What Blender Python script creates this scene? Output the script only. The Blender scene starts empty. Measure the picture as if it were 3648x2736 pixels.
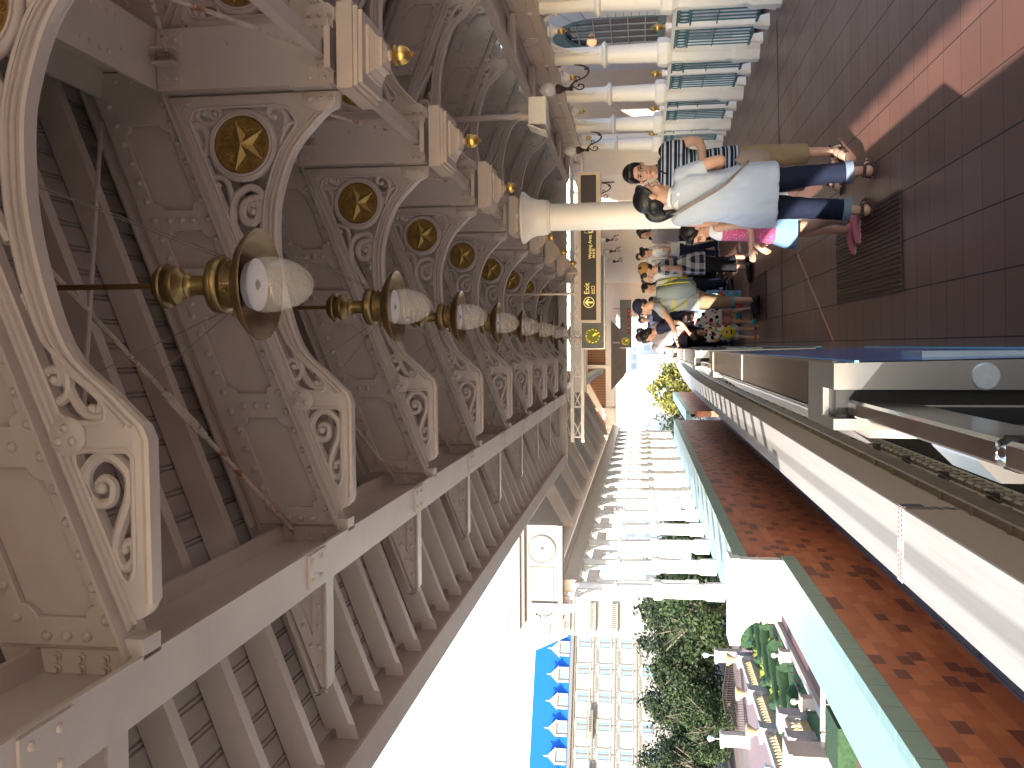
import bpy, bmesh, math, random
from mathutils import Vector, Matrix, Quaternion
R=math.radians; PI=math.pi
random.seed(7)
sc=bpy.context.scene
COL=sc.collection
# ---------------------------------------------------------------- camera (the photograph is lying on its side)
CH=1.58; FPX=3300.0
th=math.atan(461/FPX); ps=math.atan(136/FPX*math.cos(th))
cF=Vector((-math.sin(ps)*math.cos(th),math.cos(ps)*math.cos(th),math.sin(th)))
cR=Vector((math.cos(ps),math.sin(ps),0)); cU=cR.cross(cF)
cd=bpy.data.cameras.new('camera'); cam=bpy.data.objects.new('camera',cd); COL.objects.link(cam)
cd.sensor_width=36; cd.lens=36*FPX/3648; cd.clip_end=3000; cd.clip_start=.05
mx=Matrix((-cU,cR,-cF)).transposed().to_4x4(); mx.translation=Vector((0,0,CH)); cam.matrix_world=mx
sc.camera=cam
# ---------------------------------------------------------------- sky, sun, exposure
SX,SY=1.30,2.5                          # horizontal travel of a sun ray per metre it falls
sun_dir=Vector((-SX,-SY,1)).normalized()
elev=math.asin(sun_dir.z)
w=bpy.data.worlds.new('World'); sc.world=w; w.use_nodes=True
nt=w.node_tree; bg=nt.nodes['Background']; sk=nt.nodes.new('ShaderNodeTexSky'); sk.sky_type='NISHITA'
sk.sun_disc=False; sk.sun_elevation=elev; sk.sun_rotation=math.atan2(sun_dir.x,sun_dir.y); sk.dust_density=1.0; sk.air_density=1.0
nt.links.new(sk.outputs[0],bg.inputs[0]); bg.inputs[1].default_value=.15
sl=bpy.data.lights.new('sun','SUN'); sl.energy=3.6; sl.angle=R(.5); sl.color=(1,.95,.87)
so=bpy.data.objects.new('sun',sl); COL.objects.link(so); so.rotation_euler=(-sun_dir).to_track_quat('-Z','Y').to_euler()
sc.view_settings.view_transform='Standard'; sc.view_settings.look='None'; sc.view_settings.exposure=2.1; sc.view_settings.gamma=1
sc.cycles.max_bounces=10; sc.cycles.diffuse_bounces=6
# ---------------------------------------------------------------- materials
MATS={}
def mat(name,col,rough=.5,metal=0.,var=.12,vs=6.,bump=0.,bs=60.,spec=.5,trans=0.,emit=None,es=1.,coat=0.,rust=0.,alpha=1.,ior=1.45):
    if name in MATS: return MATS[name]
    m=bpy.data.materials.new(name); m.use_nodes=True; t=m.node_tree; b=t.nodes['Principled BSDF']; L=t.links.new
    b.inputs['Roughness'].default_value=rough; b.inputs['Metallic'].default_value=metal
    b.inputs['Specular IOR Level'].default_value=spec; b.inputs['Transmission Weight'].default_value=trans
    b.inputs['Coat Weight'].default_value=coat; b.inputs['IOR'].default_value=ior
    c=(col[0],col[1],col[2],1)
    tc=t.nodes.new('ShaderNodeTexCoord')
    if var>0:
        n=t.nodes.new('ShaderNodeTexNoise'); n.inputs['Scale'].default_value=vs; n.inputs['Detail'].default_value=6; n.inputs['Roughness'].default_value=.65
        L(tc.outputs['Object'],n.inputs['Vector'])
        r=t.nodes.new('ShaderNodeValToRGB'); r.color_ramp.elements[0].position=.3; r.color_ramp.elements[1].position=.7
        r.color_ramp.elements[0].color=tuple(x*(1-var) for x in col)+(1,); r.color_ramp.elements[1].color=tuple(min(1,x*(1+var)) for x in col)+(1,)
        L(n.outputs['Fac'],r.inputs['Fac']); out=r.outputs['Color']
        if rust>0:
            n2=t.nodes.new('ShaderNodeTexNoise'); n2.inputs['Scale'].default_value=7; n2.inputs['Detail'].default_value=9; n2.inputs['Roughness'].default_value=.72
            L(tc.outputs['Object'],n2.inputs['Vector'])
            r2=t.nodes.new('ShaderNodeValToRGB'); r2.color_ramp.elements[0].position=.70-rust; r2.color_ramp.elements[1].position=.76-rust
            L(n2.outputs['Fac'],r2.inputs['Fac'])
            g=t.nodes.new('ShaderNodeNewGeometry'); pr=t.nodes.new('ShaderNodeValToRGB'); pr.color_ramp.elements[0].position=.5; pr.color_ramp.elements[1].position=.58
            L(g.outputs['Pointiness'],pr.inputs['Fac'])
            mu=t.nodes.new('ShaderNodeMath'); mu.operation='MULTIPLY'; L(r2.outputs['Color'],mu.inputs[0]); L(pr.outputs['Color'],mu.inputs[1])
            mm=t.nodes.new('ShaderNodeMix'); mm.data_type='RGBA'; L(mu.outputs[0],mm.inputs['Factor']); L(out,mm.inputs['A']); mm.inputs['B'].default_value=(.28,.10,.03,1)
            out=mm.outputs['Result']
        L(out,b.inputs['Base Color'])
    else: b.inputs['Base Color'].default_value=c
    if bump>0:
        n=t.nodes.new('ShaderNodeTexNoise'); n.inputs['Scale'].default_value=bs; n.inputs['Detail'].default_value=4
        L(tc.outputs['Object'],n.inputs['Vector']); bp=t.nodes.new('ShaderNodeBump'); bp.inputs['Strength'].default_value=bump; bp.inputs['Distance'].default_value=.01
        L(n.outputs['Fac'],bp.inputs['Height']); L(bp.outputs['Normal'],b.inputs['Normal'])
    if emit: b.inputs['Emission Color'].default_value=tuple(emit)+(1,); b.inputs['Emission Strength'].default_value=es
    if alpha<1: b.inputs['Alpha'].default_value=alpha
    MATS[name]=m; return m
cream=mat('cream_paint',(.53,.445,.385),.36,var=.07,vs=3,bump=.08,bs=180,rust=.035)
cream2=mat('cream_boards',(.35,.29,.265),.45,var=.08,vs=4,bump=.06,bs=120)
white=mat('white_paint',(.76,.745,.73),.38,var=.04,vs=3)
rustrod=mat('rusty_rod',(.50,.40,.32),.6,var=.35,vs=14,rust=.16)
gold=mat('gold_paint',(.42,.27,.085),.38,metal=.75,var=.18,vs=20)
goldb=mat('bright_gold',(.62,.40,.13),.28,metal=.85,var=.12,vs=20)
brass=mat('aged_brass',(.235,.165,.07),.36,metal=.85,var=.32,vs=9)
brassd=mat('dull_bronze_shade',(.24,.165,.09),.36,metal=.75,var=.3,vs=7)
opal=mat('opal_white',(.8,.78,.82),.35,var=0)
steel=mat('brushed_steel',(.40,.39,.38),.26,metal=1,var=.08,vs=5,bump=.02,bs=200)
steelp=mat('polished_steel',(.60,.58,.55),.13,metal=1,var=.06,vs=5)
dark=mat('dark_void',(.012,.012,.013),.5,var=0)
iron=mat('dark_brown_iron',(.045,.022,.02),.4,var=.2)
teal=mat('teal_paint',(.03,.12,.14),.4,var=.1)
glass=mat('clear_glass',(1,1,1),.03,var=0,trans=1.0,ior=1.12)
# ---------------------------------------------------------------- mesh builder
class MB:
    def __init__(s): s.v=[]; s.f=[]
    def add(s,v,f,M=None):
        o=len(s.v)
        for p in v: s.v.append(tuple(M@Vector(p)) if M is not None else tuple(p))
        for q in f: s.f.append(tuple(i+o for i in q))
        return s
    def box(s,x0,x1,y0,y1,z0,z1,M=None):
        v=[(x0,y0,z0),(x1,y0,z0),(x1,y1,z0),(x0,y1,z0),(x0,y0,z1),(x1,y0,z1),(x1,y1,z1),(x0,y1,z1)]
        return s.add(v,[(3,2,1,0),(4,5,6,7),(0,1,5,4),(1,2,6,5),(2,3,7,6),(3,0,4,7)],M)
    def frust(s,cx,cy,z0,z1,a0,b0,a1,b1,M=None):
        v=[(cx+sx*a0,cy+sy*b0,z0) for sx,sy in((-1,-1),(1,-1),(1,1),(-1,1))]+[(cx+sx*a1,cy+sy*b1,z1) for sx,sy in((-1,-1),(1,-1),(1,1),(-1,1))]
        return s.add(v,[(3,2,1,0),(4,5,6,7),(0,1,5,4),(1,2,6,5),(2,3,7,6),(3,0,4,7)],M)
    def prism(s,poly,axis,a,b):
        # polygon extruded along an axis ('x': poly=(y,z), 'y': poly=(x,z), 'z': poly=(x,y))
        n=len(poly)
        def P(p,t): return (t,p[0],p[1]) if axis=='x' else ((p[0],t,p[1]) if axis=='y' else (p[0],p[1],t))
        v=[P(p,a) for p in poly]+[P(p,b) for p in poly]
        f=[tuple(range(n)),tuple(range(2*n-1,n-1,-1))]+[(i,(i+1)%n+0,(i+1)%n+n,i+n) for i in range(n)]
        return s.add(v,f)
    def tube(s,pts,r,n=8,flat=None,caps=True):
        # swept tube; r number or list; flat: (a,b) section factors
        pts=[Vector(p) for p in pts]; k=len(pts); rr=r if isinstance(r,(list,tuple)) else [r]*k
        T=[(pts[min(i+1,k-1)]-pts[max(i-1,0)]).normalized() for i in range(k)]
        up=Vector((0,0,1)) if abs(T[0].z)<.9 else Vector((0,1,0))
        N=(up-T[0]*up.dot(T[0])).normalized(); v=[];f=[]
        for i in range(k):
            N=(N-T[i]*N.dot(T[i]))
            N=N.normalized() if N.length>1e-6 else T[i].orthogonal().normalized()
            B=T[i].cross(N)
            for j in range(n):
                a=2*PI*j/n; v.append(pts[i]+(N*math.cos(a)*(flat[0] if flat else 1)+B*math.sin(a)*(flat[1] if flat else 1))*rr[i])
        for i in range(k-1):
            for j in range(n): f.append((i*n+j,i*n+(j+1)%n,(i+1)*n+(j+1)%n,(i+1)*n+j))
        if caps: f.append(tuple(range(n-1,-1,-1))); f.append(tuple((k-1)*n+j for j in range(n)))
        return s.add(v,f)
    def lathe(s,prof,cx=0,cy=0,n=20,M=None,ang0=0):
        # profile [(r,z)...]
        v=[];f=[];k=len(prof)
        for r,z in prof:
            for j in range(n):
                a=ang0+2*PI*j/n; v.append((cx+r*math.cos(a),cy+r*math.sin(a),z))
        for i in range(k-1):
            for j in range(n): f.append((i*n+j,i*n+(j+1)%n,(i+1)*n+(j+1)%n,(i+1)*n+j))
        if prof[0][0]>1e-5: f.append(tuple(range(n-1,-1,-1)))
        if prof[-1][0]>1e-5: f.append(tuple((k-1)*n+j for j in range(n)))
        return s.add(v,f,M)
    def ball(s,c,r,n=10,m=7,sc3=(1,1,1)):
        pr=[(r*math.sin(PI*i/m),-r*math.cos(PI*i/m)) for i in range(m+1)]
        M=Matrix.Translation(Vector(c))@Matrix.Diagonal(Vector((sc3[0],sc3[1],sc3[2],1)))
        return s.lathe(pr,n=n,M=M)
    def dome(s,c,axis,r,h,n=9):
        q=Vector((0,0,1)).rotation_difference(Vector(axis)).to_matrix().to_4x4(); M=Matrix.Translation(Vector(c))@q
        return s.lathe([(r,0),(r*.86,h*.55),(r*.5,h*.9),(0,h)],n=n,M=M)
    def grid(s,P):
        # P rows of points
        o=[];f=[];n=len(P[0])
        for row in P: o+=row
        for i in range(len(P)-1):
            for j in range(n-1): f.append((i*n+j,i*n+j+1,(i+1)*n+j+1,(i+1)*n+j))
        return s.add(o,f)
    def mir(s):
        s.v=[(-x,y,z) for x,y,z in s.v]; s.f=[tuple(reversed(q)) for q in s.f]; return s
    def copy(s):
        m=MB(); m.v=list(s.v); m.f=list(s.f); return m
    def mesh(s,name,m,smooth=False,fix=True):
        me=bpy.data.meshes.new(name); me.from_pydata(s.v,[],s.f); me.materials.append(m)
        if fix:
            b=bmesh.new(); b.from_mesh(me); bmesh.ops.remove_doubles(b,verts=b.verts,dist=1e-6); bmesh.ops.recalc_face_normals(b,faces=b.faces); b.to_mesh(me); b.free()
        if smooth:
            me.polygons.foreach_set('use_smooth',[True]*len(me.polygons))
            try: me.set_sharp_from_angle(angle=R(40 if smooth is True else smooth))
            except Exception: pass
        return me
    def obj(s,name,m,parent=None,smooth=False,fix=True):
        o=bpy.data.objects.new(name,s.mesh(name,m,smooth,fix)); COL.objects.link(o); o.parent=parent; return o
def addmesh(me,name,parent=None):
    o=bpy.data.objects.new(name,me); COL.objects.link(o); o.parent=parent; return o
def tag(o,label=None,cat=None,group=None,kind=None):
    if label: o['label']=label
    if cat: o['category']=cat
    if group: o['group']=group
    if kind: o['kind']=kind
    return o
def thing(name,label,cat,loc=(0,0,0),rz=0,group=None):
    o=bpy.data.objects.new(name,None); COL.objects.link(o); o.location=loc; o.rotation_euler=(0,0,rz); o.empty_display_size=.1
    return tag(o,label,cat,group)
def dup(o,loc=None,label=None,parent=None,rz=None):
    kids=list(o.children); c=o.copy(); COL.objects.link(c)
    if parent is not None: c.parent=parent
    if loc is not None: c.location=loc
    if rz is not None: c.rotation_euler=(0,0,rz)
    if label: c['label']=label
    for k in kids: dup(k,parent=c)
    return c
def crom(pts,n=6,closed=False):
    # Catmull-Rom through 2D/3D points
    P=[Vector(p) for p in pts]; out=[]; k=len(P)
    for i in range(k if closed else k-1):
        if closed: a,b,c,d=P[(i-1)%k],P[i],P[(i+1)%k],P[(i+2)%k]
        else: a,b,c,d=P[max(i-1,0)],P[i],P[i+1],P[min(i+2,k-1)]
        for j in range(n):
            t=j/n; out.append(.5*((2*b)+(c-a)*t+(2*a-5*b+4*c-d)*t*t+(3*b-a-3*c+d)*t**3))
    if not closed: out.append(P[-1])
    return out
def plate(loops,y0,thick,bevel=0.004):
    # flat plate in the XZ plane with holes -> (verts,faces) in MB form, built through a filled 2D curve
    cu=bpy.data.curves.new('tmp','CURVE'); cu.dimensions='2D'; cu.fill_mode='BOTH'; cu.extrude=max(thick/2-bevel,1e-4); cu.bevel_depth=bevel; cu.bevel_resolution=0
    for lp in loops:
        s=cu.splines.new('POLY'); s.points.add(len(lp)-1); s.use_cyclic_u=True
        for i,p in enumerate(lp): s.points[i].co=(p[0],p[1],0,1)
    ob=bpy.data.objects.new('tmp',cu); COL.objects.link(ob)
    dg=bpy.context.evaluated_depsgraph_get(); me=bpy.data.meshes.new_from_object(ob.evaluated_get(dg))
    v=[(q.co.x,y0-q.co.z,q.co.y) for q in me.vertices]; f=[tuple(p.vertices) for p in me.polygons]
    bpy.data.objects.remove(ob); bpy.data.curves.remove(cu); bpy.data.meshes.remove(me)
    m=MB(); m.v=v; m.f=f; return m
def textmesh(txt,size,depth=.002,align='CENTER'):
    cu=bpy.data.curves.new('tmp','FONT'); cu.body=txt; cu.size=size; cu.extrude=depth; cu.align_x=align; cu.align_y='CENTER'
    ob=bpy.data.objects.new('tmp',cu); COL.objects.link(ob)
    dg=bpy.context.evaluated_depsgraph_get(); me=bpy.data.meshes.new_from_object(ob.evaluated_get(dg))
    m=MB(); m.v=[tuple(q.co) for q in me.vertices]; m.f=[tuple(p.vertices) for p in me.polygons]
    bpy.data.objects.remove(ob); bpy.data.curves.remove(cu); bpy.data.meshes.remove(me)
    return m
def xz(mb,x,y,z,flip=False):
    # text (xy plane) -> stands in the XZ plane facing -Y
    mb.v=[(x+p[0],y-p[2],z+p[1]) for p in mb.v]; return mb
# ================================================================= roof trusses
KX=1.445; BAY=1.94; Y1=4.53
def zr(u): return 3.998-.405*(u-.137)            # underside of a main rafter, u = distance from the king line
SLP=.39
def ztop(u): return 4.46-SLP*u+.02               # top of main rafters = underside of the common rafters
S=[[(-.251,3.733),(-.24,3.74),(-.229,3.723),(-.255,3.7),(-.292,3.715),(-.304,3.763),(-.291,3.811),(-.258,3.829),(-.228,3.81),(-.235,3.788),(-.249,3.793)],
[(-.348,3.848),(-.343,3.865),(-.316,3.867),(-.303,3.83),(-.327,3.792),(-.378,3.774),(-.432,3.78),(-.467,3.805),(-.457,3.829),(-.439,3.823),(-.442,3.811)],
[(-.279,3.415),(-.279,3.434),(-.256,3.448),(-.23,3.433),(-.231,3.391),(-.268,3.359),(-.313,3.352),(-.357,3.369)],
[(-.355,3.295),(-.343,3.281),(-.315,3.294),(-.318,3.332),(-.357,3.36),(-.405,3.38),(-.441,3.375),(-.455,3.357),(-.438,3.344),(-.423,3.353)],
[(-.613,3.721),(-.624,3.742),(-.595,3.755),(-.57,3.729),(-.589,3.68),(-.652,3.655),(-.753,3.641),(-.836,3.64)],
[(-.752,3.535),(-.747,3.551),(-.72,3.546),(-.72,3.51),(-.765,3.503),(-.806,3.534),(-.792,3.582),(-.738,3.594),(-.695,3.56),(-.68,3.49)],
[(-.872,3.50),(-.807,3.485),(-.75,3.48),(-.675,3.484),(-.635,3.52),(-.633,3.57),(-.678,3.628),(-.786,3.647),(-.896,3.6),(-1.03,3.52),(-1.12,3.47)],
[(-1.54,3.334),(-1.549,3.317),(-1.519,3.316),(-1.507,3.346),(-1.54,3.377),(-1.591,3.369),(-1.608,3.331),(-1.574,3.291),(-1.498,3.30),(-1.414,3.36),(-1.28,3.43)],
[(-1.625,3.213),(-1.629,3.192),(-1.604,3.183),(-1.612,3.166),(-1.64,3.166),(-1.652,3.209),(-1.625,3.252),(-1.566,3.288),(-1.46,3.33)],
[(-1.864,3.19),(-1.848,3.199),(-1.835,3.177),(-1.856,3.151),(-1.902,3.16),(-1.911,3.204),(-1.878,3.237),(-1.818,3.241),(-1.772,3.201),(-1.772,3.149),(-1.818,3.102),(-1.885,3.099),(-1.961,3.125),(-2.029,3.146),(-2.08,3.142),(-2.104,3.118),(-2.079,3.09),(-2.032,3.092),(-2.028,3.113),(-2.05,3.12)]]
ARCH=crom([(-.264,3.145),(-.439,3.304),(-.643,3.386),(-.82,3.411),(-1.10,3.393),(-1.43,3.296),(-1.583,3.147),(-1.675,3.053)],5)
def L2(p): return [(q[0],q[1]) for q in p]
def make_panel():
    outer=[(-.168,zr(.168)-.012),(-.168,3.075),(-.235,3.085)]+L2(ARCH)+[(-1.717,3.035),(-2.205,3.033),(-2.225,3.04),(-2.245,3.06),(-2.262,3.10),(-2.299,3.118)]
    holeA=[(-.235,3.84),(-.225,3.80),(-.222,3.40),(-.245,3.335),(-.30,3.30),(-.33,3.30)]+[(q[0]*1.0+.01,q[1]+.066) for q in ARCH if -1.45<q[0]<-.40]+[(-1.53,3.255),(-1.60,3.175),(-1.63,3.165),(-1.655,3.167),(-1.667,3.185),(-1.667,3.27),(-1.64,zr(1.64)-.072),(-.29,zr(.29)-.072)]
    holeB=[(-1.76,3.27),(-1.75,3.245),(-1.75,3.10),(-1.77,3.082),(-2.10,3.082),(-2.135,3.09),(-2.15,3.105),(-2.13,3.125),(-1.79,zr(1.79)-.062)]
    mb=plate([outer,holeA,holeB],0,.05,.007)
    for h in (holeA,holeB):                       # raised bead round the openings
        mb.tube([(a,-.024,b) for a,b in h+h[:1]],.009,6,caps=False)
    # wide flange along the underside and moulded edges
    path=[(-.235,3.085)]+L2(ARCH)+[(-1.717,3.035),(-2.205,3.033)]
    for k in range(len(path)-1):
        pass
    rows=[]
    for (a,b) in path: rows.append([(a,-.029,b+.016),(a,-.034,b+.004),(a,-.029,b-.008),(a,.029,b-.008),(a,.034,b+.004),(a,.029,b+.016)])
    mb.grid(rows)
    for off,r in ((.03,.008),(.052,.006)): mb.tube([(a,-.027,b+off) for a,b in L2(ARCH)],r,6)
    u0,u1=.20,2.27
    for off,r in ((.028,.008),(.052,.006)): mb.tube([(-u0,-.027,zr(u0)-off),(-u1,-.027,zr(u1)-off)],r,6)
    # medallion ring
    t=[(-.416+.166*math.cos(2*PI*i/40),3.585+.166*math.sin(2*PI*i/40)) for i in range(41)]
    mb.tube([(a,-.012,b) for a,b in t],.021,8,caps=False); 
    t=[(-.416+.152*math.cos(2*PI*i/40),3.585+.152*math.sin(2*PI*i/40)) for i in range(41)]
    mb.tube([(a,-.03,b) for a,b in t],.006,6,caps=False)
    for si,s in enumerate(S):
        big=si in (5,6,9)
        P=crom([(x,-.008,z) for x,z in s],5); n=len(P)
        r=[(.0215 if big else .0175)*(.62+.38*min(1,min(i/(n*.35),1 if (si in(2,4,5,6,7,8)) else (n-1-i)/(n*.35)))) for i in range(n)]
        mb.tube(P,r,7,flat=(.9,1))
        mb.ball((s[0][0],-.012,s[0][1]),.0165 if not big else .020,8,6)
        if si not in (2,4,6,7,8): mb.ball((s[-1][0],-.012,s[-1][1]),.015,8,6)
    for (u,z) in ((.20,3.905),(.225,3.89),(.2,3.87)): mb.dome((-u,-.027,z),(0,-1,0),.011,.009)
    mb.dome((-1.708,-.03,zr(1.708)-.075),(0,-1,0),.06,.012,16)
    for a in (0,2.1,4.2): mb.dome((-1.708+.026*math.cos(a),-.04,zr(1.708)-.075+.026*math.sin(a)),(0,-1,0),.015,.012)
    g=[(-.17,3.16),(-.17,3.085),(-.235,3.09),(-.262,3.12),(-.26,3.19),(-.235,3.25),(-.17,3.26)]
    m2=plate([g],-.032,.014,.003); mb.add(m2.v,m2.f)
    for z in (3.11,3.165,3.22): mb.dome((-.205,-.039,z),(0,-1,0),.013,.011)
    return mb
def make_medal():
    mb=MB(); cx,cz=-.416,3.585
    M=Matrix.Translation((cx,-.004,cz))@Matrix.Rotation(PI/2,4,'X')
    mb.lathe([(.150,-.006),(.150,.016),(.141,.022),(.136,.012),(0,.012)],n=40,M=M)
    P=[]
    for k in range(10):
        a=PI/2+k*PI/5; r=.132 if k%2==0 else .053; P.append((cx+r*math.cos(a),-.016,cz+r*math.sin(a)))
    v=P+[(cx,-.045,cz)]; mb.add(v,[(i,(i+1)%10,10) for i in range(10)])
    for k in range(5):                             # curled leaf ornament between the points
        a0=PI/2+PI/5+k*2*PI/5
        for sg in (-1,1):
            pts=[]
            for i in range(15):
                t=i/14; aa=a0+sg*(.10+.42*t*t); rr=.072+.05*t-.02*t*t; pts.append((cx+rr*math.cos(aa),-.018,cz+rr*math.sin(aa)))
            mb.tube(pts,[.0045+.0015*math.sin(3*i) for i in range(15)],5)
            for (dr,da,rad) in ((.092,.16,.014),(.112,.40,.012),(.115,.08,.013)):
                c=(cx+dr*math.cos(a0+sg*da),-.018,cz+dr*math.sin(a0+sg*da))
                mb.tube([(c[0]+rad*(1-i/14)*math.cos(sg*i*.62),-.019,c[2]+rad*(1-i/14)*math.sin(sg*i*.62)) for i in range(12)],.0038,5)
    return mb
def oct_hole(u0,u1,z0f,z1f,c=.04):
    # notched-corner opening between u0 and u1 along the rafter; z from local t offsets
    def P(u,t): return (-u,zr(u)+t)
    a,b=z0f,z1f; pts=[]
    def arc(cu,ct,a0,a1):
        for i in range(5):
            q=a0+(a1-a0)*i/4; pts.append(P(cu+c*math.cos(q),ct+c*math.sin(q)))
    arc(u0,a,PI/2,0); arc(u1,a,PI,PI/2); arc(u1,b,3*PI/2,PI); arc(u0,b,2*PI,3*PI/2)
    return pts
def make_rafter():
    mb=MB(); D=.372
    web=[(0,ztop(0)-.03),(0,3.99),(-.137,zr(.137)),(-2.36,zr(2.36)),(-2.36,ztop(2.36)-.015)]
    m=plate([web],.0,.014,.001); mb.add(m.v,m.f)
    A,B=.055,.30
    cov=[(-.03,ztop(.03)-.05),(-.03,4.03),(-.15,zr(.15)+.012),(-2.34,zr(2.34)+.012),(-2.34,ztop(2.34)-.05)]
    for yo in (-.022,.022):
        m=plate([cov]+[oct_hole(a,b,A,B) for a,b in ((.30,.74),(.84,1.12),(1.28,1.68),(1.80,2.26))],yo,.028,.004); mb.add(m.v,m.f)
    # flanges
    for a,b,o0,o1 in ((.137,2.36,-.012,.0),):
        for u0,u1 in ((a,b),):
            rows=[[(-u,-.075,zr(u)+o0),(-u,-.075,zr(u)+o1),(-u,.075,zr(u)+o1),(-u,.075,zr(u)+o0),(-u,-.075,zr(u)+o0)] for u in (u0,u1)]; mb.grid(rows)
    rows=[[(-u,-.075,ztop(u)-.0),(-u,-.075,ztop(u)-.012),(-u,.075,ztop(u)-.012),(-u,.075,ztop(u)),(-u,-.075,ztop(u))] for u in (0,2.36)]; mb.grid(rows)
    # splice plate over the joint
    m=plate([[(-1.04,zr(1.04)+.02),(-1.04,zr(1.04)+.33),(-1.27,zr(1.27)+.33),(-1.27,zr(1.27)+.02)]],-.042,.012,.003); mb.add(m.v,m.f)
    # rivets
    def rv(u,t,y=-.036,r=.0175): mb.dome((-u,y,zr(u)+t),(0,-1,0),r,.0165)
    k=0
    u=.20
    while u<2.33:
        if not 1.04<u<1.27:
            rv(u,.03); rv(u,.325)
        u+=.098
    for u in (.79,1.74,2.31):
        for t in (.115,.18,.245): rv(u,t)
    for u in (1.09,1.155,1.22):
        for t in (.06,.30): rv(u,t,-.048,.015)
    for u in (1.1,1.2): rv(u,.18,-.048,.018)
    for z in (4.08,4.17,4.26,4.35): mb.dome((-.07,-.036,z),(0,-1,0),.0145,.012)
    # foot plate with bolts, and end stub below
    m=plate([[(-2.36,zr(2.36)),(-2.36,ztop(2.36)-.02),(-2.445,ztop(2.445)-.02),(-2.445,zr(2.36)-.03)]],-.004,.016,.002); mb.add(m.v,m.f)
    for z in (3.19,3.27,3.35):
        for u in (2.385,2.42): mb.lathe([(.017,0),(.017,.006),(.010,.007),(.010,.018),(0,.018)],n=6,M=Matrix.Translation((-u,-.012,z))@Matrix.Rotation(PI/2,4,'X'))
    mb.box(-2.372,-2.31,-.05,.05,3.045,zr(2.34)-.002)
    return mb
def make_tail():
    # tapered bracket of the rafter beyond the eaves beam, flat underneath
    mb=MB()
    def tz(u): return ztop(u)-.02
    web=[(-2.57,3.175),(-2.57,tz(2.57)),(-3.19,tz(3.19)),(-3.20,3.20),(-3.165,3.175)]
    m=plate([web],0,.012,.001); mb.add(m.v,m.f)
    cov=[(-2.57,3.185),(-2.57,tz(2.57)-.01),(-3.17,tz(3.17)-.01),(-3.215,tz(3.2)-.03),(-3.225,3.245),(-3.195,3.20),(-3.16,3.185)]
    hole=[(-2.60,3.25),(-2.60,tz(2.6)-.08),(-2.99,tz(2.99)-.068),(-2.99,3.25)]
    for yo in (-.015,.015):
        m=plate([cov,hole],yo,.018,.003); mb.add(m.v,m.f)
    mb.box(-3.17,-2.57,-.055,.055,3.163,3.176)
    rows=[[(-u,-.06,tz(u)),(-u,-.06,tz(u)+.012),(-u,.06,tz(u)+.012),(-u,.06,tz(u)),(-u,-.06,tz(u))] for u in (2.57,3.2)]; mb.grid(rows)
    rows=[]
    for i in range(6):
        a=i/5*PI/2; rows.append([(-3.17-.055*math.sin(a),-.05,3.17+.06*(1-math.cos(a))),(-3.17-.055*math.sin(a),.05,3.17+.06*(1-math.cos(a)))])
    mb.grid(rows)
    for i in range(5): mb.dome((-2.66-.105*i,-.024,3.215),(0,-1,0),.014,.011); mb.dome((-2.66-.105*i,-.024,tz(2.66+.105*i)-.045),(0,-1,0),.014,.011)
    return mb
def make_king():
    mb=MB()
    mb.box(-.152,.152,-.11,.11,3.07,3.985)
    for sx in (-1,1):
        # lower clamp plates with rivets
        mb.box(sx*.155-.006,sx*.155+.006,-.10,.0,3.09,3.30)
    mb.box(-.16,-.045,-.118,-.11,3.09,3.21); mb.box(.045,.16,-.118,-.11,3.09,3.21); 
    for sx in (-1,1):
        for z in (3.115,3.15,3.185): mb.dome((sx*.125,-.118,z),(0,-1,0),.011,.01)
        for z in (3.115,3.15,3.185): mb.dome((sx*.07,-.118,z),(0,-1,0),.011,.01)
    # rod brackets, upper
    for sx in (-1,1):
        mb.box(sx*.07-.055,sx*.07+.055,-.117,-.11,3.86,3.985)
        mb.box(sx*.035-.005,sx*.035+.005,-.20,-.11,3.86,3.97)
        for z in (3.885,3.935): mb.dome((sx*.095,-.117,z),(0,-1,0),.012,.01)
    return mb
def make_pendant():
    mb=MB()
    mb.box(-.205,.205,-.205,.205,2.945,3.022)
    mb.box(-.188,.188,-.188,.188,2.925,2.946)
    mb.box(-.172,.172,-.172,.172,2.905,2.926)
    mb.box(-.118,.118,-.118,.118,2.888,2.906)
    mb.frust(0,0,2.868,2.889,.088,.088,.112,.112)
    mb.frust(0,0,2.846,2.869,.066,.066,.086,.086)
    mb.box(-.07,.07,-.07,.07,2.836,2.847)
    mb.frust(0,0,2.822,2.837,.034,.034,.058,.058)
    mb.lathe([(.027,2.823),(.019,2.81),(.028,2.804),(.021,2.797)],n=16)
    return mb
def make_finial():
    mb=MB()
    n=32; prof=[(.020,2.80),(.046,2.796),(.050,2.786),(.043,2.778),(.046,2.772),(.0475,2.76),(.044,2.74),(.033,2.722),(.016,2.711),(.009,2.706),(.012,2.699),(.007,2.692),(0,2.69)]
    v=[];f=[]
    for i,(r,z) in enumerate(prof):
        for j in range(n):
            a=2*PI*j/n; q=r*(1-(.10 if 4<=i<=8 else 0)*(abs(math.cos(4*a))<.25)); v.append((q*math.cos(a),q*math.sin(a),z))
    for i in range(len(prof)-1):
        for j in range(n): f.append((i*n+j,(i*n+(j+1)%n),(i+1)*n+(j+1)%n,(i+1)*n+j))
    mb.add(v,f); return mb
ORD=['nearest','second','third','fourth','fifth','sixth','seventh','eighth','ninth','tenth']
panel=make_panel(); medal=make_medal(); rafter=make_rafter()
PL=panel.mesh('scroll_bracket',cream,45); PR=panel.copy().mir().mesh('scroll_bracket',cream,45)
ML=medal.mesh('star_medallion',gold,30); MR=medal.copy().mir().mesh('star_medallion',gold,30)
RL=rafter.mesh('rafter',cream,30); RR=rafter.copy().mir().mesh('rafter',cream,30)
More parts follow.
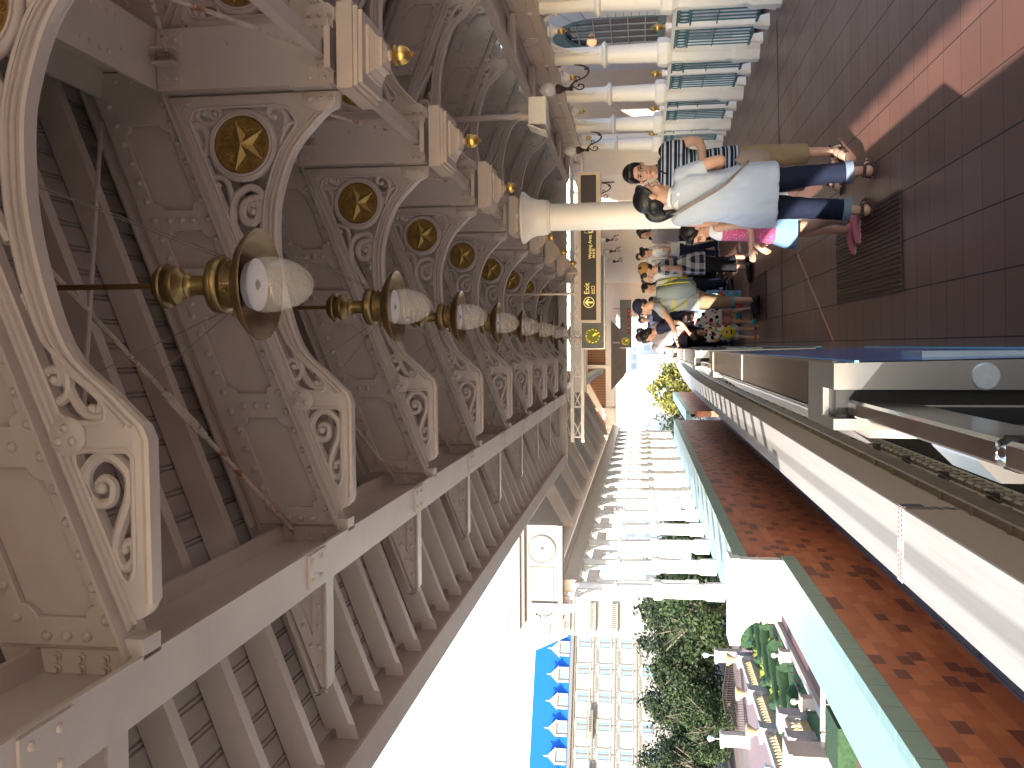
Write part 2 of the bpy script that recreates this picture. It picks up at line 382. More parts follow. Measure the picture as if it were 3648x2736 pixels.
tail=make_tail().mesh('rafter_tail',cream,30)
KM=make_king().mesh('king_post',cream,30); PM=make_pendant().mesh('pendant_block',cream,20); FM=make_finial().mesh('finial',goldb,45)
def build_truss(label,y,group):
    t=thing('roof_truss',label,'roof truss',(KX,y,0),0,group)
    addmesh(RL,'rafter',t); addmesh(RR,'rafter',t)
    a=addmesh(PL,'scroll_bracket',t); addmesh(ML,'star_medallion',a)
    a=addmesh(PR,'scroll_bracket',t); addmesh(MR,'star_medallion',a)
    addmesh(tail,'rafter_tail',t); addmesh(KM,'king_post',t)
    p=addmesh(PM,'pendant_block',t); addmesh(FM,'finial',p)
    return t
GT='cream roof trusses along the platform'
TL=['cream roof truss overhead nearest the camera, cut off by the frame']+['cream roof truss with gold star medallions, %s in the row from the camera'%o for o in ORD[1:9]]
truss0=build_truss(TL[0],Y1-BAY,GT)
for k in range(1,9): dup(truss0,(KX,Y1+BAY*(k-1),0),TL[k])
# ================================================================= station roof: boards, common rafters, ridge and eaves beams
YA,YB=-9.0,18.2
hotm0=mat('sun_blocker_cream',(.6,.55,.48),.7)
roof=thing('station_roof','pale boarded station roof on closely spaced rafters above the platform','roof',(KX,0,0))
def boards(sgn):
    UE=3.70 if sgn<0 else 2.78
    mb=MB(); prof=[]; u=0.0; zt=lambda u: ztop(u)+.165
    while u<UE:
        prof+= [(u,0),(u+.003,.010),(u+.009,.010),(u+.012,0),(u+.020,0),(u+.023,.010),(u+.029,.010),(u+.032,0)]; u+=.118
    P=[(q[0],zt(q[0])+q[1]) for q in prof]
    rows=[[(sgn*a,YA,b) for a,b in P],[(sgn*a,YB,b) for a,b in P]]
    mb.grid(rows)
    mb.add([(0,YA,zt(0)+.06),(sgn*UE,YA,zt(UE)+.06),(sgn*UE,YB,zt(UE)+.06),(0,YB,zt(0)+.06)],[(0,1,2,3)])
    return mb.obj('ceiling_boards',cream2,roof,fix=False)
boards(-1); boards(1)
def crafter(sgn,ue):
    mb=MB(); w2=.036
    rows=[[(sgn*u,-w2,ztop(u)+.014),(sgn*u,w2,ztop(u)+.014),(sgn*u,w2,ztop(u)+.158),(sgn*u,-w2,ztop(u)+.158),(sgn*u,-w2,ztop(u)+.014)] for u in (.05,ue)]
    mb.grid(rows); mb.add([(sgn*ue,-w2,ztop(ue)+.014),(sgn*ue,w2,ztop(ue)+.014),(sgn*ue,w2,ztop(ue)+.158),(sgn*ue,-w2,ztop(ue)+.158)],[(0,1,2,3)])
    # cleats: at the eaves beam and at the gutter
    for ux in (2.50,):
        mb.box(min(sgn*(ux-.05),sgn*(ux+.03)),max(sgn*(ux-.05),sgn*(ux+.03)),-w2-.012,-w2-.001,3.43,ztop(ux)+.10)
        mb.dome((sgn*(ux-.01),-w2-.012,ztop(ux)+.03),(0,-1,0),.013,.01)
    if sgn<0:
        mb.add([(-ue+.03,-w2-.003,ztop(ue)+.10),(-ue+.03,-w2-.003,ztop(ue)-.01),(-ue-.05,-w2-.003,ztop(ue)-.03),(-ue-.05,-w2-.003,ztop(ue)+.09)],[(0,1,2,3)])
    return mb.mesh('common_rafter',cream)
CL,CRr=crafter(-1,3.50),crafter(1,2.72)
SP=BAY/4
k=0
for i in range(-3,46):
    y=Y1-2*BAY+SP*(i+.5)
    if y>YB-.1: break
    o=addmesh(CL,'common_rafter',roof); o.location=(0,y,0)
    if i%1==0 and y>2: o=addmesh(CRr,'common_rafter',roof); o.location=(0,y,0)
def ibeam(z0,z1,half,tf,tw):
    # section in (x,z) about x=0
    return [(-half,z0),(half,z0),(half,z0+tf),(tw,z0+tf+.012),(tw,z1-tf-.012),(half,z1-tf),(half,z1),(-half,z1),(-half,z1-tf),(-tw,z1-tf-.012),(-tw,z0+tf+.012),(-half,z0+tf)]
mb=MB(); mb.prism(ibeam(3.99,4.36,.15,.022,.02),'y',YA,YB)
for k in range(0,9):
    y=Y1+BAY*(k-1)
    for x in (-.09,.09):
        for j in range(5): mb.dome((x,y-.75+.07*j,3.99),(0,0,-1),.016,.012)
mb.obj('ridge_beam',cream,roof)
mb=MB(); sec=[(x-2.451,z) for x,z in ibeam(3.045,3.425,.092,.02,.018)]; mb.prism(sec,'y',YA,YB)
for k in range(0,9):
    y=Y1+BAY*(k-1)
    mb.box(-2.52,-2.37,y-.62,y-.40,3.036,3.045)
    for j in range(4): mb.dome((-2.49+.09*(j%2),y-.58+.11*(j//2),3.036),(0,0,-1),.013,.01)
mb.obj('eaves_beam',cream,roof)
# longitudinal tie bars between king posts
for k in range(0,8):
    y0=Y1+BAY*(k-1)
    mb=MB(); mb.box(-.037,.037,y0+.1,y0+BAY-.1,3.10,3.155); mb.box(-.10,.10,y0+BAY-.19,y0+BAY-.11,3.06,3.09)
    mb.obj('tie_bar',cream,roof)
    mid=(0,y0+BAY/2,3.55); m2=MB()
    for s in (-1,1):
        for zz in (-1,1): m2.tube([mid,(0.02*s,y0+BAY/2+s*(BAY/2-.13),3.55+zz*(.37 if zz>0 else .36))],.011,6)
    m2.lathe([(.0,-.012),(.07,-.012),(.07,.012),(0,.012)],n=16,M=Matrix.Translation(mid)@Matrix.Rotation(PI/2,4,'Y'))
    m2.obj('brace_rod',rustrod,roof,smooth=True)
    # roof-plane diagonal with a turnbuckle, left slope
    a=Vector((-.25,y0+.12,ztop(.25)-.03)); b=Vector((-2.38,y0+BAY-.05,3.33)); d=b-a
    m3=MB(); m3.tube([a,b],.0125,7)
    tb=MB(); q=a+d*.70; e=d.normalized(); side=e.cross(Vector((0,0,1))).normalized()*.019
    for s in (-1,1): tb.tube([q-e*.12+side*s*.3,q-e*.09+side*s,q+e*.09+side*s,q+e*.12+side*s*.3],.0085,6)
    tb.tube([q-e*.15,q-e*.10],.02,7); tb.tube([q+e*.10,q+e*.15],.02,7)
    o=m3.obj('brace_rod',rustrod,roof,smooth=True); tb.obj('turnbuckle',rustrod,o,smooth=True)
    a2=Vector((-.30,y0+BAY-.1,ztop(.3)-.06)); b2=Vector((-2.36,y0+.06,3.36)); MB().tube([a2,b2],.011,7).obj('brace_rod',cream,roof,smooth=True)
# gutter
mb=MB()
g=[(-3.555,3.075),(-3.56,3.058),(-3.70,3.025),(-3.72,3.025),(-3.73,3.32),(-3.70,3.32),(-3.70,3.09),(-3.58,3.09),(-3.575,3.262),(-3.555,3.262)]
mb.prism(g,'y',YA,YB)
mb.obj('gutter',mat('gutter_brown',(.40,.31,.27),.45,var=.08),roof)

mb=MB(); mb.box(.9,2.6,YA,YB,4.2,6.7); mb.box(.8,2.7,YA,30,6.7,6.85); mb.box(.9,2.6,YB,30,5.40,6.7); mb.obj('roof_sun_blocker',hotm0,roof)  # unseen block added on the roof to keep sun off the right wall
# ================================================================= brass lamps
lampg=mat('lamp_glass',(.68,.66,.64),.04,var=0,coat=1.0)
lampg.node_tree.nodes['Principled BSDF'].inputs['Alpha'].default_value=.24
def make_lamp():
    t=thing('pendant_lamp','','hanging lamp',(.235,0,0),0,'brass pendant lamps in a row under the roof')
    mb=MB(); mb.lathe([(0,4.3),(.011,4.3),(.011,3.385)],n=10); 
    mb.lathe([(.0,3.862),(.03,3.862),(.036,3.85),(.024,3.832),(.012,3.828)],n=14)
    mb.obj('rod',mat('brass_rod',(.20,.12,.05),.45,metal=.8,var=.25),t,smooth=True)
    mb=MB(); mb.lathe([(.011,3.40),(.05,3.392),(.062,3.383),(.064,3.372),(.072,3.368),(.083,3.360),(.085,3.35),(.082,3.343),(.055,3.335),(.058,3.325),(.073,3.322),(.0755,3.312),(.073,3.302),(.064,3.294),(.052,3.283),(.044,3.268),(.047,3.262),(.040,3.254),(.037,3.24),(.037,3.18),(.05,3.172),(.09,3.165),(.103,3.157),(.106,3.148),(.104,3.136),(.107,3.132),(.106,3.118),(.102,3.112),(.088,3.106),(.086,3.06),(.102,3.05)],n=32)
    for a in range(6):
        q=a*PI/3+.3; mb.tube([(.086*math.cos(q),.086*math.sin(q),3.075),(.112*math.cos(q),.112*math.sin(q),3.07)],.005,5); mb.ball((.116*math.cos(q),.116*math.sin(q),3.07),.009,6,5)
    mb.obj('lamp_body',brass,t,smooth=30)
    mb=MB(); mb.lathe([(.098,3.056),(.112,3.053),(.135,3.043),(.165,3.026),(.190,3.006),(.203,2.990),(.207,2.982),(.206,2.976),(.201,2.980),(.188,3.000),(.163,3.019),(.133,3.036),(.10,3.046)],n=40)
    for a in range(3):
        q=a*2*PI/3+.5; mb.tube([(.12*math.cos(q),.12*math.sin(q),3.045),(.13*math.cos(q),.13*math.sin(q),3.075)],.004,5); mb.ball((.131*math.cos(q),.131*math.sin(q),3.078),.008,6,5)
    mb.obj('lamp_shade',brassd,t,smooth=40)
    mb=MB(); mb.lathe([(.0,3.042),(.05,3.040),(.085,3.022),(.0975,2.992)],n=32); mb.obj('reflector',opal,t,smooth=True)
    mb=MB(); mb.lathe([(.02,3.038),(.034,3.02),(.03,3.0),(.012,2.985),(0,2.984)],n=12); mb.obj('bulb',mat('dark_bulb',(.16,.11,.14),.3,var=.1),t,smooth=True)
    mb=MB(); o=[(.100,3.0),(.1035,2.98),(.105,2.955),(.1035,2.925),(.0985,2.895),(.090,2.865),(.077,2.835),(.060,2.810),(.042,2.793),(.024,2.782),(.009,2.777),(.005,2.774),(0,2.773)]
    mb.lathe(o,n=40); mb.obj('glass_globe',lampg,t,smooth=True)
    w=MB()
    for a,b in (((-.1,0,3.13),(-.315,-.67,3.24)),((-.1,0,3.10),(-.41,-.67,3.15)),((.1,0,3.13),(.285,-.67,3.47)),((.1,0,3.10),(.265,-.67,3.40))): w.tube([a,b],.0016,4)
    w.obj('stay_wire',mat('thin_wire',(.12,.10,.09),.5,var=0),t)
    return t
LL=['large brass lamp with a clear glass globe hanging nearest the camera']+['brass lamp with a clear globe, %s from the camera in the hanging row'%o for o in ORD[1:9]]
lamp0=make_lamp(); lamp0.location=(.235,3.29,0); lamp0['label']=LL[0]
for k in range(1,9): dup(lamp0,(.235,3.29+BAY*k,0),LL[k])
# ================================================================= platform floor
def tilemat(name,c1,c2,grout,sx,sy,ox,oy,rough=.4,gw=.004,wx=.007):
    m=bpy.data.materials.new(name); m.use_nodes=True; t=m.node_tree; b=t.nodes['Principled BSDF']; L=t.links.new; N=t.nodes.new
    tc=N('ShaderNodeTexCoord'); sp=N('ShaderNodeSeparateXYZ'); L(tc.outputs['Object'],sp.inputs[0])
    def M(op,a,b=None):
        q=N('ShaderNodeMath'); q.operation=op
        for i,v in enumerate((a,b)):
            if v is None: continue
            if isinstance(v,(int,float)): q.inputs[i].default_value=v
            else: L(v,q.inputs[i])
        return q.outputs[0]
    def dist(o,per,off):
        a=M('DIVIDE',M('SUBTRACT',o,off),per); fr=M('FRACT',a); d=M('MULTIPLY',M('MINIMUM',fr,M('SUBTRACT',1.0,fr)),per); return d,M('FLOOR',a)
    dx,ix=dist(sp.outputs[0],sx,ox); dy,iy=dist(sp.outputs[1],sy,oy)
    gx=M('LESS_THAN',dx,wx/2); gy=M('LESS_THAN',dy,gw/2); g=M('MAXIMUM',gx,gy)
    cb=N('ShaderNodeCombineXYZ'); L(ix,cb.inputs[0]); L(iy,cb.inputs[1])
    wn=N('ShaderNodeTexWhiteNoise'); L(cb.outputs[0],wn.inputs['Vector'])
    nz=N('ShaderNodeTexNoise'); nz.inputs['Scale'].default_value=1.3; nz.inputs['Detail'].default_value=7; L(tc.outputs['Object'],nz.inputs['Vector'])
    nf=N('ShaderNodeTexNoise'); nf.inputs['Scale'].default_value=160; nf.inputs['Detail'].default_value=3; L(tc.outputs['Object'],nf.inputs['Vector'])
    f=M('ADD',M('MULTIPLY',wn.outputs['Value'],.45),M('ADD',M('MULTIPLY',nz.outputs['Fac'],.45),M('MULTIPLY',nf.outputs['Fac'],.25)))
    f=M('SUBTRACT',f,.12)
    mx=N('ShaderNodeMix'); mx.data_type='RGBA'; L(f,mx.inputs['Factor']); mx.inputs['A'].default_value=c1+(1,); mx.inputs['B'].default_value=c2+(1,)
    m2=N('ShaderNodeMix'); m2.data_type='RGBA'; L(g,m2.inputs['Factor']); L(mx.outputs['Result'],m2.inputs['A']); m2.inputs['B'].default_value=grout+(1,)
    L(m2.outputs['Result'],b.inputs['Base Color'])
    rr=M('ADD',M('MULTIPLY',g,.35),M('ADD',M('MULTIPLY',nz.outputs['Fac'],.22),rough-.1)); L(rr,b.inputs['Roughness'])
    h=M('ADD',M('MULTIPLY',g,-1.0),M('MULTIPLY',nf.outputs['Fac'],.25)); bp=N('ShaderNodeBump'); bp.inputs['Strength'].default_value=.5; bp.inputs['Distance'].default_value=.003
    L(h,bp.inputs['Height']); L(bp.outputs[0],b.inputs['Normal'])
    MATS[name]=m; return m
floorm=tilemat('red_brown_tiles',(.15,.066,.048),(.235,.108,.080),(.030,.020,.018),.2955,.263,.0315,4.317)
def fz(x): return .025*x
mb=MB(); rows=[[(x,y,fz(x)) for x in (-.40,.0,1,2,3,4.05,6.9)] for y in (-9,0,5,10,20,60)]
mb.grid(rows); tag(mb.obj('platform_floor',floorm),kind='structure')
mb=MB(); mb.box(-.395,6.9,-9,60,-1.1,-.02); tag(mb.obj('platform_base',mat('base_concrete',(.20,.18,.17),.8)),kind='structure')
mb=MB(); mb.box(.0,3.6,10.725,10.755,.0,.001)
mb.v=[(x,y,z+fz(x)+.0035) for x,y,z in mb.v]; tag(mb.obj('expansion_joint',mat('joint_rubber',(.02,.015,.015),.6,var=0)),kind='structure')
# ribbed mats before the gates
mm=mat('dark_red_mat',(.075,.026,.020),.5,var=.2,vs=30)
def mkmat():
    mb=MB(); 
    for i in range(21):
        x=-.3+i*.0295
        mb.box(x,x+.021,-.93,.93,0.003,.012 if i%3 else .009)
    mb.box(-.302,.30,-.93,.93,0,.004)
    for i in range(7): 
        for j in range(30): mb.dome((-.255+i*.0885,-.9+j*.062,.0115),(0,0,1),.006,.003,6)
    return mb
for y,l in ((6.84,'dark red ribbed mat on the tiles beside the woman in sandals'),(12.95,'dark red ribbed mat on the floor under the backpacker')):
    o=mkmat().obj('floor_mat',mm); o.location=(.625,y,fz(.625)+.002); o.rotation_euler=(0,-math.atan(.025),0); tag(o,l,'floor mat','ribbed mats before the gates')
# ================================================================= arcade columns, railings, beam and wall lamps
GC='white arcade columns'
def arch_pts(n=10): 
    return [(.10+.62*(1-math.cos(PI/2*i/n)),2.03+.60*math.sin(PI/2*i/n)) for i in range(n+1)]
def make_column(label):
    t=thing('arcade_column',label,'column',(3.8,12.29,0),0,GC)
    mb=MB(); o8=[(.175,0),(.175,.30),(.145,.36),(.145,1.09),(.165,1.12),(.185,1.16),(.185,1.26),(.165,1.28),(.13,1.285)]
    mb.lathe(o8,n=8,ang0=PI/8); 
    for s in (-1,1):
        for ax in 'xy':
            a=(-.035,.035,s*.135-.006,s*.135+.006,.42,.98); 
            if ax=='x': mb.box(a[2],a[3],a[0],a[1],a[4],a[5])
            else: mb.box(*a)
    mb.obj('pedestal',white,t,smooth=20)
    mb=MB(); mb.lathe([(.128,1.28),(.125,1.32),(.112,1.92),(.13,1.925),(.165,1.945),(.17,1.965),(.155,1.985),(.125,2.0),(.118,2.03),(.112,2.05),(.108,2.74)],n=28)
    mb.obj('shaft',white,t,smooth=30)
    for s in (-1,1):
        a=arch_pts(); outer=[(x,z) for x,z in a]+[(.74,2.70),(.10,2.70)]
        hole=[(.20,2.30),(.235,2.44),(.30,2.54),(.42,2.61),(.55,2.65),(.20,2.655)]
        m=plate([outer,hole],0,.05,.006)
        m.tube([(x,-.0,z) for x,z in a],.022,6,flat=(.6,1.5))
        for (cx,cz,r) in ((.25,2.60,.045),(.31,2.62,.028),(.235,2.48,.035),(.40,2.635,.02)): m.tube([(cx+r*(1-i/16)*math.cos(.8*i),0,cz+r*(1-i/16)*math.sin(.8*i)) for i in range(13)],.011,6)
        m.ball((.30,-.02,2.45),.03,8,6,(1,1,.7)); m.box(.10,.125,-.03,.03,2.06,2.2)
        m.v=[(p[1],s*p[0],p[2]) for p in m.v]
        m.obj('arch_bracket',white,t,smooth=30)
    return t
W9=['second','third','fourth','fifth','sixth','seventh','eighth','ninth','tenth','eleventh','twelfth','thirteenth','fourteenth','fifteenth','sixteenth']
col0=make_column('white arcade column with the nearest globe lamp, beside the arched window')
col0.location=(3.8,12.32,fz(3.8))
for y,l in ((10.4,'white arcade column at the frame edge nearest the camera, by the railing'),(14.23,'white arcade column between the two globe lamps, by the plaster wall'),(16.17,'white arcade column carrying the farther globe lamp, by the railing'),(17.78,'white arcade column against the end of the plain plaster wall')): dup(col0,(3.8,y,fz(3.8)),l)
for y,l in ((8.4,'white arcade column just outside the frame on the right'),(6.46,'white arcade column outside the frame beside the shaded floor')): dup(col0,(3.8,y,fz(3.8)),l)
def make_fence(label):
    t=thing('railing',label,'railing',(3.8,0,fz(3.8)),0,'teal railings between the columns')
    mb=MB(); mb.box(-.03,.03,-.80,.80,1.085,1.125); mb.obj('top_rail',white,t)
    mb=MB(); mb.box(-.015,.015,-.80,.80,.135,.165); mb.box(-.012,.012,-.80,.80,.905,.925); mb.box(-.008,.008,-.8,.8,.60,.612); mb.box(-.012,.012,-.8,.8,1.06,1.085)
    y=-.72
    while y<.78:
        if abs(y)>.05:
            mb.tube([(0,y,.15),(0,y,.915)],.0095,6)
            mb.tube([(0,y+.052*math.cos(2*PI*i/14),.992+.066*math.sin(2*PI*i/14)) for i in range(15)],.009,5,caps=False)
        y+=.112
    mb.obj('bars',teal,t,smooth=True)
    mb=MB(); mb.box(-.032,.032,-.032,.032,.0,1.17); mb.frust(0,0,0,.17,.075,.075,.05,.05); mb.frust(0,0,1.17,1.2,.045,.045,.03,.03); mb.obj('post',white,t)
    mb=MB(); mb.lathe([(.02,1.195),(.036,1.205),(.03,1.225),(.02,1.24),(.036,1.26),(.047,1.285),(.046,1.31),(.03,1.335),(.012,1.35),(.015,1.362),(.004,1.375),(0,1.376)],n=16); mb.obj('finial',goldb,t,smooth=True)
    for s in (-1,1):
        mb=MB(); mb.frust(0,s*.58,.0,.14,.06,.045,.04,.03); mb.obj('foot_block',white,t)
    return t
r0=make_fence('teal railing nearest the camera, before the arched window'); r0.location.y=11.36
for y,l in ((13.27,'teal railing between the columns beside the nearest globe lamp'),(15.2,'teal railing below the second hanging gold finial'),(16.97,'teal railing ending at the last column by the plaster wall'),(9.4,'teal railing outside the frame on the right')):
    dup(r0,(3.8,y,fz(3.8)),l)
bt=thing('arcade_beam','cream panelled beam carried along the tops of the white arcade columns','beam',(3.8,0,0))
mb=MB(); mb.box(-.13,.13,4,18.15,2.70,2.78); mb.box(-.10,.10,4,18.15,2.78,3.02); mb.box(-.15,.15,4,18.15,3.02,3.06)
for k in range(7):
    y=6.46+1.94*k
    for yy in (y-.62,y,y+.62): pass
    mb.box(-.112,-.10,y+.15,y+.75,2.82,2.84); mb.box(-.112,-.10,y+.15,y+.75,2.96,2.98); mb.box(-.112,-.10,y+1.19,y+1.79,2.82,2.84); mb.box(-.112,-.10,y+1.19,y+1.79,2.96,2.98)
    M=Matrix.Translation((-.10,y+.97,2.90))@Matrix.Rotation(-PI/2,4,'Y'); mb.lathe([(.11,0),(.11,.012),(.095,.02),(.085,.012),(.02,.02),(0,.03)],n=20,M=M)
mb.obj('panelled_beam',cream,bt,smooth=20)
for k in range(6):
    y=6.46+1.94*k+.97
    mb=MB(); mb.lathe([(.06,2.70),(.06,2.68),(.085,2.66),(.06,2.63),(.035,2.60),(.028,2.58)],n=16); o=mb.obj('drop_block',white,bt,smooth=30); o.location=(0,y,0)
    mb=MB(); mb.lathe([(.026,2.585),(.042,2.575),(.036,2.56),(.044,2.545),(.04,2.52),(.022,2.50),(.008,2.49),(.010,2.48),(0,2.47)],n=16); f=mb.obj('finial',goldb,o,smooth=True)
# coffers behind the beam
mb=MB()
for k in range(7):
    y=6.46+1.94*k; mb.box(-.55,-.12,y-.05,y+.05,2.96,3.05)
mb.box(-.60,-.52,4,18.15,2.98,3.06); mb.box(-.55,.40,4,18.15,3.061,3.08); mb.obj('coffers',cream,bt)
globe=mat('opal_globe',(.78,.78,.80),.25,var=0,coat=.4)
def make_wlamp(label):
    t=thing('wall_lamp',label,'lamp',(3.71,0,0),0,'scroll bracket globe lamps')
    t.scale=(.76,1,1); mb=MB(); mb.box(-.012,.012,-.045,.045,2.18,2.62); mb.box(-.02,.0,-.03,.03,2.28,2.52)
    p=crom([(-.02,0,2.45),(-.04,0,2.36),(-.09,0,2.28),(-.17,0,2.27),(-.25,0,2.33),(-.30,0,2.43),(-.33,0,2.46),(-.37,0,2.49),(-.43,0,2.52)],5)
    mb.tube(p,.014,7)
    mb.tube(crom([(-.36,0,2.50),(-.42,0,2.44),(-.45,0,2.38),(-.42,0,2.33),(-.37,0,2.34),(-.36,0,2.39),(-.40,0,2.40)],5),.012,6)
    mb.tube(crom([(-.27,0,2.37),(-.23,0,2.40),(-.22,0,2.44),(-.26,0,2.43)],4),.009,6); mb.ball((-.30,0,2.43),.026,8,6); mb.ball((-.10,0,2.30),.024,8,6)
    mb.obj('bracket_arm',iron,t,smooth=True)
    mb=MB(); mb.lathe([(.022,2.47),(.04,2.50),(.026,2.53),(.03,2.56),(.05,2.60),(.075,2.63),(.085,2.66),(.08,2.69),(.05,2.70)],cx=-.43,n=18); mb.obj('lamp_holder',iron,t,smooth=30)
    mb=MB(); mb.ball((-.43,0,2.80),.118,24,16); mb.obj('globe',globe,t,smooth=True)
    return t
wl0=make_wlamp('white globe lamp on a dark scroll bracket, nearest along the arcade'); wl0.location.y=12.32
dup(wl0,(3.71,16.17,0),'white globe lamp on the scroll bracket of the farther arcade column')
# ================================================================= round column under the trusses
t=thing('round_column','thick round cream column with a flared capital behind the woman in grey','column',(KX-.01,10.35,0))
mb=MB(); mb.lathe([(.21,.03),(.21,.14),(.17,.2),(.158,.3),(.150,2.58)],n=40); mb.obj('shaft',white,t,smooth=30)
mb=MB(); mb.lathe([(.150,2.575),(.168,2.585),(.168,2.60),(.185,2.605),(.190,2.615),(.190,2.64),(.198,2.66),(.198,2.71),(.205,2.75),(.225,2.80),(.262,2.845),(.285,2.87),(.285,2.895),(.25,2.915),(.19,2.925),(.19,3.0)],n=40); mb.obj('capital',white,t,smooth=30)
# ================================================================= plaster wall, arched window and lanterns on the right
plaster=mat('beige_plaster',(.84,.74,.67),.8,var=.04,vs=2,bump=.15,bs=150)
granite=mat('grey_granite',(.33,.34,.36),.6,var=.25,vs=90)
stone=mat('pale_stone_blocks',(.78,.80,.84),.7,var=.10,vs=60,bump=.2,bs=200)
t=thing('platform_wall','plain beige plaster wall with a granite base beyond the last arcade column','wall',(3.8,0,0))
mb=MB(); mb.box(-.05,.25,18.0,26,.0,3.06)
mb.obj('wall_face',plaster,t); mb=MB(); mb.box(-.075,.0,17.99,26,.05,.42); mb.obj('base',granite,t)
mb=MB(); 
for y in (20.6,24.2): mb.box(-.12,-.05,y,y+.22,.42,3.06); mb.box(-.14,-.05,y-.02,y+.24,2.5,2.6)
mb.obj('pilasters',white,t)
dup(wl0,(3.66,21.0,0),'white globe lamp on the plaster wall behind the hanging exit sign'); dup(wl0,(3.66,23.9,0),'white globe lamp on the plaster wall, third along it')
for y,l in ((29.5,'white globe lamp far along the wall, before the bright opening'),(33,'white globe lamp at the far end of the wall, last but one'),(37,'white globe lamp at the very far end of the wall')): dup(wl0,(3.66,y,0),l)
bl=thing('station_building','beige building with an arched leaded window across the railing','building',(6.6,0,0))
mb=MB(); cy=20.15; hw=1.38; zs=1.08; zc=2.35
def archloop(hw,zs,zc,n=14): return [(cy-hw,zs),(cy+hw,zs)]+[(cy+hw*math.cos(PI*i/n),zc+hw*.80*math.sin(PI*i/n)) for i in range(n+1)]
m=plate([[(4,-.3),(34,-.3),(34,3.75),(4,3.75)],archloop(hw,zs,zc)],0,.4,.001)
def toyz(m,x): m.v=[(x+p[1],p[0],p[2]) for p in m.v]; return m
toyz(m,.2); m.obj('wall',plaster,bl)
mb=MB(); mb.box(.42,4.5,4,34,3.55,3.75); mb.box(4.3,4.5,4,34,-.3,3.55); mb.obj('flat_roof',plaster,bl)
mb=MB()
L=archloop(1.0,1.1,2.35,18); Lo=archloop(1.55,1.1,2.35,18)
def quoin(a,b,c,d): mb.add([(-.07,)+a,(-.07,)+b,(-.07,)+c,(-.07,)+d,(.02,)+a,(.02,)+b,(.02,)+c,(.02,)+d],[(0,1,2,3),(0,1,5,4),(1,2,6,5),(2,3,7,6),(3,0,4,7)])
for s in (-1,1):
    for k in range(7):
        z=1.32+.155*k; quoin((cy+s*1.36,z),(cy+s*2.22,z),(cy+s*2.22,z+.142),(cy+s*1.36,z+.142))
    quoin((cy+s*1.32,1.0),(cy+s*2.45,1.0),(cy+s*2.45,1.31),(cy+s*1.32,1.31))
n=12
for k in range(n):
    a,b=PI*k/n+.01,PI*(k+1)/n-.01
    f=lambda r,q:(cy+r*math.cos(q),2.40+r*.82*math.sin(q)); quoin(f(1.36,a),f(2.2,a),f(2.2,b),f(1.36,b))
mb.obj('stone_surround',stone,bl)
fr=MB(); ring=[[(x,cy+r*math.cos(q),2.38+r*.80*math.sin(q)) for q in [PI*i/20 for i in range(21)]] for r,x in ((1.38,.0),(1.25,-.03),(1.12,.03),(1.05,.02),(1.02,.10))]; fr.grid(ring)
for s in (-1,1):
    for a,b in ((1.02,1.10),(1.12,1.38)): fr.box(-.02 if b>1.2 else .02,.1,cy+min(s*a,s*b),cy+max(s*a,s*b),1.1,2.38)
fr.box(-.02,.1,cy-1.27,cy+1.27,1.1,1.24)
wf=fr.obj('window',mat('pale_teal_frame',(.18,.30,.33),.45,var=.08),bl)
g=MB(); g.add([(.12,)+p for p in archloop(1.1,1.2,2.38)],[tuple(range(17))]); g.obj('pane',mat('dark_window_glass',(.03,.035,.05),.06,var=.5,vs=3,coat=.5),wf)
g=MB()
for k in range(-2,3): g.box(.095,.118,cy+k*.40-.012,cy+k*.40+.012,1.24,3.1 if abs(k)<2 else 2.8)
for k in range(5): g.box(.095,.118,cy-1.0,cy+1.0,1.50+k*.36-.01,1.50+k*.36+.01)
for s in (-1,1): g.box(.09,.118,cy+s*.92-.03,cy+s*.92+.03,1.24,2.6)
g.obj('muntins',mat('pale_lead',(.55,.58,.62),.5,var=.05),wf)
mb=MB(); mb.ball((.09,cy+.55,2.66),.11,16,10); mb.obj('lit_lamp',mat('window_lamp',(1,.6,.3),.4,var=0,emit=(1,.55,.25),es=.22),bl,smooth=True)
mb=MB(); mb.box(-.12,.0,4,34,-.02,.75); mb.obj('plinth',stone,bl)
mb=MB(); mb.box(4.05-6.6,0,4,60,.098,.1015); 
o=mb.obj('walkway',mat('walkway_paving',(.6,.54,.52),.6,var=.1)); o.location=(6.6,0,0.09); tag(o,kind='structure')
# ================================================================= CCTV box on a pipe
t=thing('camera_housing','cream box hanging on a pipe from the roof between the pendants','camera box',(2.52,10.2,0))
mb=MB(); mb.lathe([(.03,2.80),(.03,3.9)],n=14); mb.lathe([(.045,2.80),(.045,2.93)],n=14)
for a in (0,2,4): mb.dome((.045*math.cos(a),.045*math.sin(a),2.9),(math.cos(a),math.sin(a),0),.012,.012)
mb.obj('pipe',cream,t,smooth=30)
mb=MB(); mb.box(-.12,.17,-.16,.14,2.60,2.79); mb.box(-.11,.16,-.165,-.16,2.61,2.785)
mb.obj('housing',white,t)
mb=MB(); mb.add([(-.20,-.18,2.60),(-.12,-.18,2.79),(-.12,.15,2.79),(-.20,.15,2.60),(-.21,-.18,2.60),(-.13,-.18,2.80),(-.13,.15,2.80),(-.21,.15,2.60)],[(0,1,2,3),(7,6,5,4),(0,4,5,1),(1,5,6,2),(2,6,7,3),(3,7,4,0)]); mb.obj('hinged_cover',white,t)
